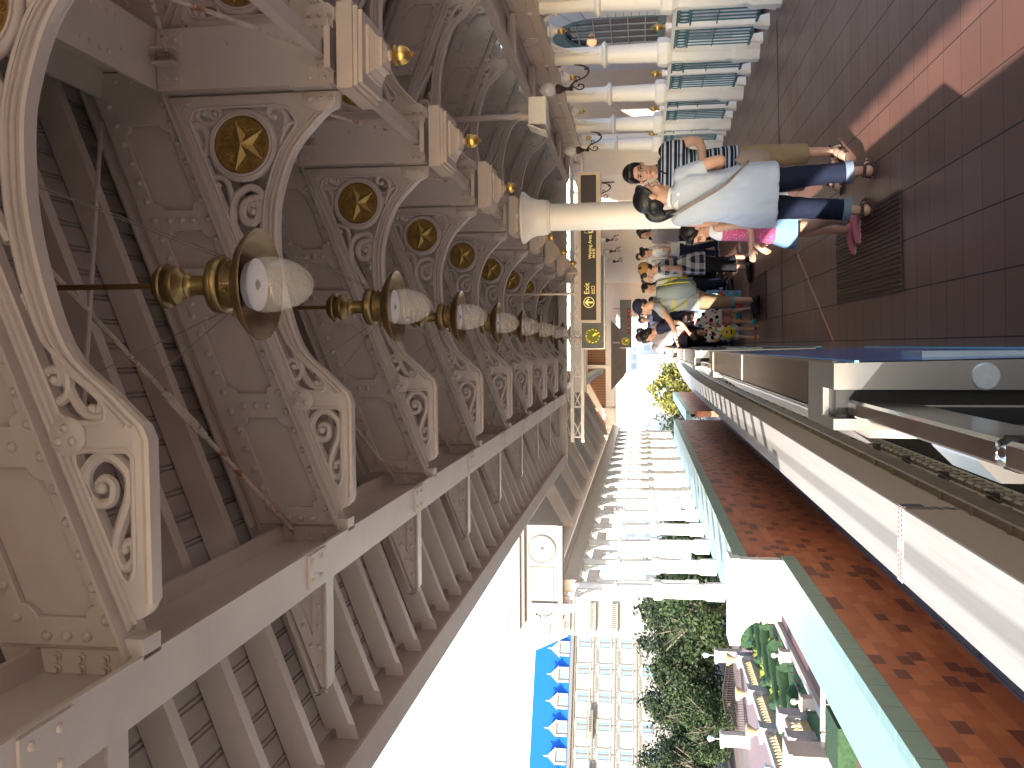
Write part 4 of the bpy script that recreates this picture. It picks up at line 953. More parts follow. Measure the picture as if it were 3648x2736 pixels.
while x<3.6:
    mb.tube([(x,18.3,2.96),(x+.3,18.3,3.05),(x+.6,18.3,2.96)],.009,5); mb.tube([(x,18.3,2.76),(x+.3,18.3,2.90)],.011,5); mb.tube([(x+.3,18.3,2.76),(x,18.3,2.90)],.011,5); mb.box(x-.012,x+.012,18.27,18.33,2.76,2.90); x+=.6
mb.obj('braced_girder',white,t)
# ================================================================= hotel with a blue mansard roof
G0=-4.6
hotm=mat('hotel_cream',(.31,.295,.265),.8,var=.04,vs=1)
trim=mat('hotel_stone_trim',(.18,.165,.15),.8,var=.05)
blue=mat('blue_roof_tiles',(.004,.095,.47),.55,var=.06,vs=2,bump=.3,bs=12)
wing=mat('window_blue_glass',(.19,.26,.31),.2,var=.15,vs=1)
ex=Vector((-.863,-.505,0)); ang=math.atan2(ex.y,ex.x)
t=thing('hotel','cream hotel with a bright blue mansard roof and white gabled dormers beyond the garden','building',(-43.4,154.3,0),ang)
# local x runs along the facade (to the left), local y points away from the camera? facade faces -Y side => local +y
LW=52
mb=MB(); mb.box(0,LW,-8,0,G0,12.6); mb.obj('wall',hotm,t)
mb=MB()
for z,h,d in ((12.6,.5,.5),(12.2,.18,.25),(9.2,.22,.15),(5.7,.22,.15),(2.2,.22,.15),(8.7,.12,.1),(5.2,.12,.1),(1.7,.12,.1)): mb.box(-.2,LW,0.002,d,z,z+h)
for k in range(13):
    x=4.2+k*4.3+2.15
    for z in (9.5,6.0,2.5): 
        pass
    mb.box(x-.12,x+.12,0.002,.09,-2,12.1)
for k in range(12):
    x=4.2+k*4.3
    for z in (9.0,5.5,2.0):
        for s in (-1,1): mb.box(x+s*1.55-.3,x+s*1.55+.3,.003,.07,z-.25-.3,z-.25+.3)
        mb.box(x-.9,x+.9,.003,.06,z-.55,z-.0)
mb.obj('cornices',trim,t)
def mwin(w,h):
    f=MB(); f.box(-w/2-.28,w/2+.28,0.0,.14,h,h+.22); f.box(-w/2-.2,-w/2,0,.11,-.1,h); f.box(w/2,w/2+.2,0,.11,-.1,h); f.box(-w/2-.3,w/2+.3,0,.2,-.25,-.08); f.prism([(-w/2-.3,h+.22),(w/2+.3,h+.22),(0,h+.62)],'y',0,.12)
    p=MB(); p.box(-w/2,w/2,.01,.03,0,h)
    for i in range(1,4): p.box(-w/2+w*i/4-.025,-w/2+w*i/4+.025,.03,.05,0,h)
    for i in range(1,4): p.box(-w/2,w/2,.03,.05,h*i/4-.02,h*i/4+.02)
    return f.mesh('window',hotm),p.mesh('pane',wing)
wf,wp=mwin(1.5,1.75)
for k in range(11):
    x=2.0+k*4.3
    for z in (10.0,6.6,3.1,-.4):
        o=addmesh(wf,'window',t); o.location=(x,.0,z); addmesh(wp,'pane',o)
mb=MB(); mb.add([(5.2,.35,13.1),(LW,.35,13.1),(LW,-3.2,19.3),(7.2,-3.2,19.3),(5.2,-9,13.1),(7.2,-6,19.3),(LW,-6,19.3),(LW,-9,13.1)],[(0,1,2,3),(4,0,3,5),(3,2,6,5),(1,7,6,2),(7,4,5,6)])
rf=mb.obj('roof',blue,t)
mb=MB(); mb.box(-.4,5.2,-.6,1.3,12.6,17.0); mb.box(-.6,5.4,-.8,1.5,16.6,17.0); mb.box(-.5,5.3,0,1.1,G0,12.6); 
for z in (13.4,9.2,5.6):
    for i in range(14): mb.box(.2+i*.33,.34+i*.33,1.5,1.6,z,z+.8)
    mb.box(0,4.9,1.45,1.7,z+.8,z+.95); mb.box(0,4.9,1.1,1.75,z-.15,z)
mb.obj('projecting_bay',hotm,t)
for k in range(9):
    x=7.5+k*4.15; zb=13.25
    d=MB(); d.box(x-.95,x+.95,-3,.30,zb,zb+1.7); d.prism([(x-1.35,zb+1.65),(x+1.35,zb+1.65),(x,zb+3.0)],'y',-3,.55); d.box(x-1.2,x-.85,.1,.45,zb,zb+1.7); d.box(x+.85,x+1.2,.1,.45,zb,zb+1.7); d.lathe([(.16,zb+2.8),(.16,zb+3.2),(.0,zb+3.7)],cx=x,cy=.3,n=8)
    o=d.obj('dormer',hotm,rf); q=MB(); q.box(x-.6,x+.6,.30,.33,zb+.3,zb+1.45); q.box(x-.03,x+.03,.33,.36,zb+.3,zb+1.45); q.obj('dormer_window',wing,o)
# balconies
for x in (27.8,36.4,19.2):
    mb=MB(); mb.box(x-2.2,x+2.2,.0,1.0,9.15,9.35); mb.box(x-2.2,x+2.2,.85,1.0,10.05,10.2)
    for i in range(16): mb.box(x-2.1+i*.28,x-1.98+i*.28,.88,.98,9.35,10.05)
    mb.obj('balcony',trim,t)
# pale blue crane boom far beyond
cb=mat('pale_blue_steel',(.10,.42,.62),.5,var=.05)
t=thing('crane_boom','pale blue lattice boom sticking up into the white sky beyond the eaves','crane',(0,0,0))
mb=MB(); a=Vector((-27,118,16.6)); b=Vector((-38.5,117,19.3))
mb.tube([a,b],.10,6); 
for i in range(5):
    p=a+(b-a)*(i/4.5); mb.tube([p,p+Vector((-1.9,0,-1.9))],.07,5)
mb.tube([a+(b-a)*.05,Vector((-29,118,6))],.12,6); mb.box(-34.2,-32.6,116.9,117.1,18.9,20.2); mb.obj('boom',cb,t)
mb=MB(); mb.lathe([(.5,G0),(.35,15)],cx=-28.6,cy=118,n=8); mb.obj('mast',cb,t)
# ================================================================= far pale city buildings
cm=mat('pale_city_wall',(.68,.68,.68),.8,var=.05,vs=.3); cw=mat('pale_city_window',(.40,.50,.58),.3,var=.1,vs=.5)
random.seed(11)
CB=[(-30,175,17,9),(-14,190,18,11),(2,205,15,9.5),(14,180,12,12),(-6,150,9,6.5),(-20,140,8,5.5),(6,235,30,13),(28,200,16,14),(-38,230,22,14),(44,230,20,12)]
CN=['wide pale block','tall pale block','flat topped pale block','pale tower block','small low pale building','low pale annexe','long pale building','pale block hidden by the wall','pale block behind the white columns','pale block to the far right']
for i,(x,y,wd,h) in enumerate(CB):
    t=thing('city_building','sunlit %s in the white distance'%CN[i],'building',(x,y,0),0,'pale buildings in the distance')
    mb=MB(); mb.box(-wd/2,wd/2,0,8,G0,G0+h); mb.box(-wd/2-.2,wd/2+.2,-.2,8,G0+h,G0+h+.3); mb.obj('wall',cm,t)
    mb=MB()
    for f in range(int(h/3)):
        z=G0+1.2+f*3.1
        for j in range(int(wd/2)): mb.box(-wd/2+.5+j*2,-wd/2+1.7+j*2,-.05,.0,z,z+1.3)
    mb.obj('window_rows',cw,t)['kind']='stuff'
# ================================================================= trees
def leafmat(name,c1,c2,tr=.25):
    m=bpy.data.materials.new(name); m.use_nodes=True; t=m.node_tree; b=t.nodes['Principled BSDF']; L=t.links.new
    tc=t.nodes.new('ShaderNodeTexCoord'); n=t.nodes.new('ShaderNodeTexNoise'); n.inputs['Scale'].default_value=1.1; n.inputs['Detail'].default_value=8; n.inputs['Roughness'].default_value=.8; L(tc.outputs['Object'],n.inputs['Vector'])
    r=t.nodes.new('ShaderNodeValToRGB'); r.color_ramp.elements[0].position=.35; r.color_ramp.elements[1].position=.68; r.color_ramp.elements[0].color=c1+(1,); r.color_ramp.elements[1].color=c2+(1,); L(n.outputs[0],r.inputs[0]); L(r.outputs[0],b.inputs['Base Color'])
    b.inputs['Roughness'].default_value=.6; b.inputs['Specular IOR Level'].default_value=.25; MATS[name]=m; return m
leafA=leafmat('dark_green_leaves',(.012,.022,.010),(.038,.052,.018)); leafB=leafmat('mid_green_leaves',(.018,.034,.013),(.055,.078,.026)); leafY=leafmat('yellow_green_leaves',(.07,.10,.015),(.30,.25,.06))
barkm=mat('grey_bark',(.16,.13,.10),.9,var=.2,vs=10)
def crown_mesh(seed,R,Hh,nclump,nleaf,sz,m,ztr):
    rnd=random.Random(seed); mb=MB()
    for c in range(nclump):
        while True:
            p=Vector((rnd.uniform(-1,1),rnd.uniform(-1,1),rnd.uniform(-1,1)))
            if .25<p.length<1: break
        p=Vector((p.x*R,p.y*R,ztr+Hh*.5+p.z*Hh*.5)); cr=rnd.uniform(.22,.42)*R*.8
        for l in range(nleaf):
            d=Vector((rnd.gauss(0,1),rnd.gauss(0,1),rnd.gauss(0,1))).normalized(); q=p+d*cr*rnd.random()**.4
            s=sz*rnd.uniform(.6,1.3); u=Vector((rnd.gauss(0,1),rnd.gauss(0,1),rnd.gauss(0,.6))).normalized(); v=u.orthogonal().normalized(); v.rotate(Quaternion(u,rnd.uniform(0,6.28)))
            mb.v+= [tuple(q-u*s),tuple(q+v*s*.5),tuple(q+u*s),tuple(q-v*s*.5)]; k=len(mb.v); mb.f.append((k-4,k-3,k-2,k-1))
    return mb.mesh('crown',m,fix=False)
def trunk_mesh(seed,R,Hh,ztr):
    rnd=random.Random(seed); mb=MB(); mb.tube([(0,0,-.2),(.05,.03,ztr*.6),(0,0,ztr+Hh*.45)],[.24,.18,.08],8)
    for i in range(9):
        a=rnd.uniform(0,6.28); z0=ztr*.6+rnd.random()*Hh*.35; l=R*rnd.uniform(.7,1.05)
        p1=Vector((math.cos(a)*l*.5,math.sin(a)*l*.5,z0+l*.35)); p2=Vector((math.cos(a)*l,math.sin(a)*l,z0+l*.8))
        mb.tube([(0,0,z0),p1,p2],[.09,.06,.02],6); mb.tube([p1,p1+Vector((rnd.uniform(-.6,.6),rnd.uniform(-.6,.6),l*.6))],[.05,.015],5)
    return mb.mesh('trunk',barkm,True)
CM=[crown_mesh(1,2.6,4.2,60,95,.14,leafA,.4),crown_mesh(2,2.8,3.6,56,95,.14,leafB,.4),crown_mesh(3,2.2,4.6,52,90,.13,leafA,.5)]
TM=[trunk_mesh(1,2.6,4.2,1.0),trunk_mesh(2,2.8,3.6,1.0),trunk_mesh(3,2.2,4.6,1.2)]
GTREE='dark trees before the hotel'
TR=[(-21.0,66,0,1.15,'bushy dark tree behind the first gate post'),(-25.2,66,1,1.05,'mid green tree behind the iron gate'),(-29.5,64,0,1.1,'dark tree behind the second gate post'),(-23.5,72,2,1.25,'tall dark tree below the hotel wall, behind the gate'),(-33,66,1,1.2,'light green tree at the left edge of the garden'),(-28,74,0,1.3,'wide dark tree before the hotel windows'),(-33.5,73,2,1.25,'tall dark tree at the left edge before the hotel'),(-17.5,62,1,1.2,'sunlit yellow green topped tree beside the white pier'),(-19.5,70,0,1.35,'bare limbed tall tree right of the hotel front'),(-14.5,66,2,1.1,'dark tree seen between the corner columns'),(-11.5,72,1,1.2,'green tree behind the white columns'),(-37,70,0,1.3,'dark tree outside the frame on the left'),(-9.5,80,0,1.1,'dark tree far behind the middle white columns'),(-25,61,1,.8,'small green tree close behind the iron gate'),(-31,59,2,.75,'small dark tree beside the garden path')]
for x,y,k,s,l in TR:
    t=thing('tree',l,'tree',(x,y,G0),random.uniform(0,6),GTREE); t.scale=(s,s,s); addmesh(CM[k],'crown',t); addmesh(TM[k],'trunk',t)
t=thing('bush','large leafed yellow green bush beside the far end of the guide beam','bush',(-4.1,86,-3.9)); addmesh(crown_mesh(9,2.5,5.0,60,70,.19,leafY,-.2),'crown',t); addmesh(TM[0],'trunk',t)
t=thing('bush','thin pale green bush below the far white columns','bush',(-7.6,88,-4.3)); addmesh(crown_mesh(10,2.6,4.2,22,40,.20,leafB,.2),'crown',t); addmesh(TM[1],'trunk',t)
# ================================================================= garden with balustrades
st=mat('garden_stone',(.46,.40,.34),.85,var=.10,vs=8); stg=mat('grey_garden_stone',(.33,.31,.31),.85,var=.12,vs=8); sand=mat('sandy_balusters',(.46,.34,.20),.85,var=.1)
lawn=mat('clipped_lawn',(.035,.085,.02),.9,var=.25,vs=3); hedg=mat('clipped_hedge',(.022,.055,.02),.9,var=.45,vs=9,bump=1,bs=25); yshr=mat('yellow_shrubs',(.16,.19,.025),.9,var=.4,vs=9,bump=1,bs=22)
mb=MB(); mb.box(-17.0,-13.1,33,60,G0,G0+.02); tag(mb.obj('lawn',lawn),kind='structure')
mb=MB(); mb.box(-12.3,-9,25,60,G0,G0+.015); tag(mb.obj('brick_path',mat('red_brick_path',(.17,.075,.06),.85,var=.2,vs=20)),kind='structure')
mb=MB(); mb.box(-24,-17.6,30,60,G0,G0+.015); tag(mb.obj('garden_path',mat('mauve_path',(.25,.17,.165),.85,var=.12,vs=4)),kind='structure')
def balus(x,y0,y1,h,z=G0):
    b=MB(); n=int(abs(y1-y0)/.30)
    for i in range(n):
        y=y0+(y1-y0)*(i+.5)/n; b.lathe([(.07,z+.30),(.05,z+.34),(.085,z+.46),(.045,z+h-.16),(.07,z+h-.12)],cx=x,cy=y,n=8)
    b.box(x-.13,x+.13,y0,y1,z+.0,z+.30); r=MB(); r.box(x-.16,x+.16,y0,y1,z+h-.13,z+h); return b,r
def balustrade(label,x,ys,h,urn=True,piers=stg):
    t=thing('balustrade',label,'balustrade',(0,0,0))
    for a,b in zip(ys[:-1],ys[1:]):
        m,r=balus(x,a+.35,b-.35,h); m.obj('balusters',sand,t); r.obj('handrail',st,t)
    for y in ys:
        m=MB(); m.box(x-.32,x+.32,y-.35,y+.35,G0,G0+h+.08); m.box(x-.38,x+.38,y-.41,y+.41,G0+h+.08,G0+h+.2); o=m.obj('pier',piers,t)
        if urn:
            m=MB(); m.lathe([(.2,G0+h+.2),(.12,G0+h+.3),(.14,G0+h+.36),(.32,G0+h+.62),(.36,G0+h+.74),(.30,G0+h+.76),(0,G0+h+.72)],cx=x,cy=y,n=14); m.obj('urn',sand,o,smooth=True)
    return t
balustrade('long sandy balustrade with grey piers and shallow urns across the garden',-17.3,[36.8,41.9,46.5,51.6],.78)
balustrade('short sandy balustrade with grey piers beside the relief pedestal',-14.2,[31.0,33.6,35.7],.86,False)
t=thing('balustrade','pale front balustrade with bulbous balusters next to the hedge box','balustrade',(0,0,0))
b=MB()
for i in range(9): b.lathe([(.06,G0),(.10,G0+.14),(.05,G0+.36),(.07,G0+.42)],cx=-10.6-.28*i,cy=30.1,n=8)
b.obj('balusters',st,t); b=MB(); b.box(-13.0,-10.4,29.95,30.25,G0+.42,G0+.52); b.obj('handrail',st,t)
t=thing('pedestal','broad pale stone pedestal with a carved ring and a lantern on top','pedestal',(-13.6,30,G0))
b=MB(); b.box(-.75,.75,-.6,.6,0,1.5); b.box(-.83,.83,-.68,.68,1.5,1.62); b.box(-.8,.8,-.65,.65,0,.2); b.tube([(.26*math.cos(q),-.61,.85+.26*math.sin(q)) for q in [2*PI*i/24 for i in range(25)]],.03,5)
for s in (-1,1): b.box(s*.5-.16,s*.5+.16,-.62,-.60,.4,.44); b.box(s*.5-.16,s*.5+.16,-.62,-.60,1.26,1.3)
b.obj('block',st,t,smooth=20)
def lantern(parent,z):
    b=MB(); b.tube([(0,0,z),(0,0,z+.35)],.03,6); b.frust(0,0,z+.35,z+.62,.08,.08,.15,.15); b.frust(0,0,z+.62,z+.74,.17,.17,.03,.03); b.obj('lantern',mat('pale_lantern',(.45,.5,.55),.4,var=.1),parent)
lantern(t,1.62)
for (x,y,l) in ((-19.3,58.2,'first stone gate post with a lantern, by the white pier'),(-22.8,54.0,'second stone gate post with a lantern, left of the iron gate')):
    t=thing('gate_post',l,'gate post',(x,y,G0)); b=MB(); b.box(-.35,.35,-.3,.3,0,1.5); b.box(-.42,.42,-.37,.37,1.5,1.66); b.box(-.4,.4,-.35,.35,0,.15); b.obj('post',st,t); lantern(t,1.66)
t=thing('iron_gate','dark ornamental iron gate with a curved top between two stone posts','gate',(0,0,0))
a=Vector((-19.7,57.8,G0)); d=Vector((-3.0,-3.6,0)); b=MB(); tops=[]
for i in range(31):
    u=i/30; h=1.0+.32*math.sin(PI*u)**1.5; p=a+d*u; b.tube([p,p+Vector((0,0,h))],.016,4); tops.append(p+Vector((0,0,h)))
b.tube(tops,.035,5); b.tube([p-Vector((0,0,.22)) for p in tops],.025,5); b.tube([a+Vector((0,0,.15)),a+d+Vector((0,0,.15))],.025,5); b.obj('leaves',mat('brown_iron',(.10,.075,.06),.6,var=.1),t)
t=thing('kerb_fence','low white kerb with a dark hoop fence and ball topped piers along the brick path','fence',(0,0,0))
b=MB(); b.box(-12.75,-12.4,31.5,56,G0,G0+.16); b.obj('kerb',st,t)
b=MB()
for i in range(28): b.tube([(-12.85,33+i*.8,G0),(-12.85,33+i*.8,G0+.42)],.018,4)
b.tube([(-12.85,33,G0+.40),(-12.85,55,G0+.40)],.02,4); b.obj('bars',iron,t)
for y in (33.6,38.6,44,50):
    b=MB(); b.box(-12.92,-12.5,y-.2,y+.2,G0,G0+.52); b.box(-12.97,-12.45,y-.25,y+.25,G0+.52,G0+.6); b.lathe([(.10,G0+.6),(.05,G0+.7)],cx=-12.7,cy=y,n=10); b.ball((-12.7,y,G0+.80),.12,12,8); b.obj('pier',st,t)
random.seed(5)
def lump(mb,x,y,z,r,h,rnd):
    n=10;m=6; v=[];f=[]
    for i in range(m+1):
        for j in range(n):
            q=rnd.uniform(.86,1.12); a=PI/2*i/m; v.append((x+r*math.cos(a)*math.cos(2*PI*j/n)*q,y+r*math.cos(a)*math.sin(2*PI*j/n)*q,z+h*math.sin(a)*q))
    for i in range(m):
        for j in range(n): f.append((i*n+j,i*n+(j+1)%n,(i+1)*n+(j+1)%n,(i+1)*n+j))
    mb.add(v,f)
hn=['nearest','second','third','fourth','fifth','sixth']
for k in range(6):
    y=36.2+k*2.9; t=MB(); rnd=random.Random(k)
    pts=[(-13.6-2.9*u+.25*math.sin(9*u),y+1.3*math.sin(PI*2*u+.6),G0+.16) for u in [i/26 for i in range(27)]]
    t.tube(pts,[.24*rnd.uniform(.9,1.1) for _ in pts],9,flat=(1.3,1)); o=t.obj('swirl_hedge',hedg,smooth=True); tag(o,'dark green clipped swirl hedge, %s in the garden bed'%hn[k],'hedge','clipped swirl hedges')
    t=MB()
    for i in range(16): lump(t,-13.8-2.7*i/15+rnd.uniform(-.1,.1),y+1.45+.8*math.sin(5*i/15+k)*.6,G0,.24,.32,rnd)
    o=t.obj('shrub_row',yshr,smooth=True); tag(o,'yellow green shrub row beside the swirl hedge, %s from the front'%hn[k],'shrubs','yellow green shrub rows')
t=MB(); rnd=random.Random(3)
for i in range(10): lump(t,-16.4+.3*(i%5),52+.5*(i//5),G0,.5,.8,rnd)
tag(t.obj('round_bush',hedg,smooth=True),'round dark bush between the white pier and the shrub rows','bush')
t=MB(); rnd=random.Random(4)
for i in range(3): lump(t,-15.5-.5*i,45+2.5*i,G0,.2,.3,rnd)
tag(t.obj('red_flowers',mat('red_flowers',(.35,.05,.03),.8,var=.2),smooth=True),'clumps of red flowers among the yellow green shrubs','flowers')
t=MB(); t.box(-12.6,-11.1,27.4,29.2,G0,G0+.55); tag(t.obj('hedge_box',hedg),'square clipped green hedge box beside the front balustrade','hedge')
# ================================================================= people
def cloth(name,fn,rough=.85):
    m=bpy.data.materials.new(name); m.use_nodes=True; t=m.node_tree; b=t.nodes['Principled BSDF']; b.inputs['Roughness'].default_value=rough; b.inputs['Specular IOR Level'].default_value=.2
    N=t.nodes.new; L=t.links.new; tc=N('ShaderNodeTexCoord'); sp=N('ShaderNodeSeparateXYZ'); L(tc.outputs['Object'],sp.inputs[0])
    def M(op,a,c=None):
        q=N('ShaderNodeMath'); q.operation=op
        for i,v in enumerate((a,c)):
            if v is None: continue
            if isinstance(v,(int,float)): q.inputs[i].default_value=v
            else: L(v,q.inputs[i])
        return q.outputs[0]
    def mix(f,a,c):
        q=N('ShaderNodeMix'); q.data_type='RGBA'; L(f,q.inputs['Factor'])
        for s,v in (('A',a),('B',c)):
            if isinstance(v,tuple): q.inputs[s].default_value=v+(1,)
            else: L(v,q.inputs[s])
        return q.outputs['Result']
    o=fn(N,L,tc,sp,M,mix); L(o,b.inputs['Base Color'])
    n=N('ShaderNodeTexNoise'); n.inputs['Scale'].default_value=9; n.inputs['Detail'].default_value=5; L(tc.outputs['Object'],n.inputs['Vector']); bp=N('ShaderNodeBump'); bp.inputs['Strength'].default_value=.5; bp.inputs['Distance'].default_value=.02; L(n.outputs[0],bp.inputs['Height']); L(bp.outputs[0],b.inputs['Normal'])
    MATS[name]=m; return m
def band(M,z,per,lo,hi,off=0): 
    f=M('FRACT',M('DIVIDE',M('ADD',z,off+10),per)); return M('MULTIPLY',M('GREATER_THAN',f,lo),M('LESS_THAN',f,hi))
def plain(name,c,var=.12,rough=.85):
    def fn(N,L,tc,sp,M,mix):
        n=N('ShaderNodeTexNoise'); n.inputs['Scale'].default_value=5; n.inputs['Detail'].default_value=6; L(tc.outputs['Object'],n.inputs['Vector'])
        return mix(n.outputs[0],tuple(x*(1-var) for x in c),tuple(min(1,x*(1+var)) for x in c))
    return cloth(name,fn,rough)
polo=cloth('striped_polo',lambda N,L,tc,sp,M,mix: mix(M('MAXIMUM',band(M,sp.outputs[2],.062,.1,.38),band(M,sp.outputs[2],.062,.62,.72)),(.008,.010,.022),(.36,.40,.47)))
ystr=cloth('grey_yellow_stripes',lambda N,L,tc,sp,M,mix: mix(M('MAXIMUM',band(M,sp.outputs[2],.15,.1,.19),band(M,sp.outputs[2],.15,.30,.39)),(.30,.32,.35),(.42,.40,.12)))
plaid=cloth('navy_plaid',lambda N,L,tc,sp,M,mix: mix(M('MULTIPLY',M('ADD',band(M,sp.outputs[2],.12,0,.5),M('MULTIPLY',band(M,M('ADD',sp.outputs[0],M('MULTIPLY',sp.outputs[1],.8)),.12,0,.5),1.0)),.5),(.45,.43,.44),(.015,.017,.03)))
def spots(N,L,tc,sp,M,mix):
    v=N('ShaderNodeTexVoronoi'); v.inputs['Scale'].default_value=15; L(tc.outputs['Object'],v.inputs['Vector']); d=M('LESS_THAN',v.outputs['Distance'],.42)
    s2=N('ShaderNodeSeparateColor'); L(v.outputs['Color'],s2.inputs[0]); r=N('ShaderNodeValToRGB'); r.color_ramp.interpolation='CONSTANT'; e=r.color_ramp.elements; e[0].color=(.01,.01,.012,1); e[1].position=.5; e[1].color=(.5,.02,.015,1); x=e.new(.78); x.color=(.05,.2,.5,1); L(s2.outputs[0],r.inputs[0])
    return mix(d,(.72,.70,.68),r.outputs[0])
spot=cloth('spotted_white_cloth',spots)
def pinkf(N,L,tc,sp,M,mix):
    v=N('ShaderNodeTexVoronoi'); v.inputs['Scale'].default_value=60; L(tc.outputs['Object'],v.inputs['Vector']); return mix(M('LESS_THAN',v.outputs['Distance'],.25),(.55,.10,.22),(.72,.45,.50))
pink=cloth('dotted_pink_cloth',pinkf)
rstr=cloth('red_stripe_cloth',lambda N,L,tc,sp,M,mix: mix(band(M,sp.outputs[2],.022,0,.5),(.42,.06,.06),(.55,.40,.38)))
def toyf(N,L,tc,sp,M,mix):
    v=N('ShaderNodeTexVoronoi'); v.inputs['Scale'].default_value=13; L(tc.outputs['Object'],v.inputs['Vector']); s2=N('ShaderNodeSeparateColor'); L(v.outputs['Color'],s2.inputs[0]); r=N('ShaderNodeValToRGB'); r.color_ramp.interpolation='CONSTANT'; e=r.color_ramp.elements; e[0].color=(.03,.25,.55,1); e[1].position=.45; e[1].color=(.08,.45,.65,1)
    for p,c in ((.65,(.55,.25,.05,1)),(.78,(.5,.05,.05,1)),(.88,(.55,.5,.2,1))): q=e.new(p); q.color=c
    L(s2.outputs[0],r.inputs[0]); return r.outputs[0]
toy=cloth('bright_printed_bag',toyf,.3)
greyt=plain('grey_cotton',(.41,.45,.53),.05); whitec=plain('white_cotton',(.72,.71,.70),.05); denim=plain('dark_denim',(.009,.012,.028),.3); ldenim=plain('light_denim',(.16,.27,.40),.2); khaki=plain('khaki_cotton',(.27,.185,.105),.1); khakid=plain('dull_khaki',(.20,.145,.085),.1); blackc=plain('black_cotton',(.012,.012,.015),.3); navyc=plain('navy_cotton',(.02,.022,.05),.2); mauve=plain('mauve_cotton',(.32,.28,.30),.06); taupe=plain('taupe_strap',(.25,.19,.155),.1); bluec=plain('blue_cotton',(.16,.22,.42),.1); tan=plain('tan_felt',(.36,.20,.07),.15); redc=plain('red_cotton',(.35,.03,.03),.2); cuffm=plain('turned_cuff',(.16,.20,.26),.1); grnpack=plain('grey_green_pack',(.21,.25,.26),.1); lime=plain('lime_trim',(.42,.45,.03),.1); ltgrey=plain('light_grey_cotton',(.5,.5,.5),.06); bluestr=cloth('blue_stripe_cloth',lambda N,L,tc,sp,M,mix: mix(band(M,sp.outputs[0],.02,0,.5),(.15,.25,.40),(.6,.62,.65)))
skinm=mat('skin',(.50,.285,.195),.5,var=.08,vs=14); hairm=mat('black_hair',(.010,.009,.011),.38,var=.3,vs=40,bump=.4,bs=70); brhair=mat('brown_hair',(.045,.018,.014),.45,var=.3,vs=40,bump=.4,bs=70)
sandal=mat('brown_leather',(.06,.03,.022),.5,var=.1); shoeB=mat('black_shoe',(.015,.014,.015),.4,var=0); shoeW=mat('white_shoe',(.6,.6,.6),.5,var=0); shoeP=mat('pink_shoe',(.6,.16,.2),.6,var=.15); shoeC=mat('cyan_shoe',(.05,.40,.55),.5,var=.1); shoeO=mat('orange_shoe',(.75,.16,.03),.5,var=.1)
eyew=mat('eye_white',(.6,.58,.55),.3,var=0); eyed=mat('eye_dark',(.01,.008,.008),.2,var=0); lipm=mat('lips',(.36,.13,.11),.5,var=0); metalf=mat('glasses_frame',(.03,.03,.03),.3,var=0); clip=mat('white_clip',(.75,.74,.70),.3,var=0)
from mathutils import noise as _nz
def remesh(mb,name,m,parent,vox=.009,it=3,fold=0.):
    me=bpy.data.meshes.new('tmp'); me.from_pydata(mb.v,[],mb.f); b=bmesh.new(); b.from_mesh(me); bmesh.ops.remove_doubles(b,verts=b.verts,dist=1e-5); bmesh.ops.recalc_face_normals(b,faces=b.faces); b.to_mesh(me); b.free()
    ob=bpy.data.objects.new('tmp',me); COL.objects.link(ob); r=ob.modifiers.new('r','REMESH'); r.mode='VOXEL'; r.voxel_size=vox; s=ob.modifiers.new('s','SMOOTH'); s.factor=.5; s.iterations=it
    dg=bpy.context.evaluated_depsgraph_get(); dg.update(); m2=bpy.data.meshes.new_from_object(ob.evaluated_get(dg)); bpy.data.objects.remove(ob); bpy.data.meshes.remove(me)
    if fold>0:
        off=Vector((len(COL.objects)*1.7,3.1,.3)); nn=[v.normal.copy() for v in m2.vertices]
        for v,q in zip(m2.vertices,nn):
            c=v.co; d=_nz.noise(Vector((c.x*11,c.y*11,c.z*3.2))+off)+.55*_nz.noise(Vector((c.x*24+c.z*9,c.y*24,c.z*12))+off)
            v.co=c+q*(d*fold)
    m2.name=name; m2.materials.clear(); m2.materials.append(m); m2.polygons.foreach_set('use_smooth',[True]*len(m2.polygons))
    o=bpy.data.objects.new(name,m2); COL.objects.link(o); o.parent=parent; return o
def rings(mb,Rr,n=20):
    v=[];f=[]
    for x,y,z,rx,ry in Rr:
        for j in range(n):
            a=2*PI*j/n; c,s=math.cos(a),math.sin(a); q=.75; v.append((x+rx*math.copysign(abs(c)**q,c),y+ry*math.copysign(abs(s)**q,s),z))
    k=len(Rr)
    for i in range(k-1):
        for j in range(n): f.append((i*n+j,i*n+(j+1)%n,(i+1)*n+(j+1)%n,(i+1)*n+j))
    f.append(tuple(range(n-1,-1,-1))); f.append(tuple((k-1)*n+j for j in range(n))); mb.add(v,f)
def limb(mb,pts,r,n=12):
    P=crom(pts,4); k=len(pts)-1; rr=[]
    for i in range(len(P)):
        t=i/4; a=min(int(t),k-1); rr.append(r[a]+(r[a+1]-r[a])*(t-a))
    mb.tube(P,rr,n); mb.ball(P[0],rr[0],n,8); mb.ball(P[-1],rr[-1],n,8)
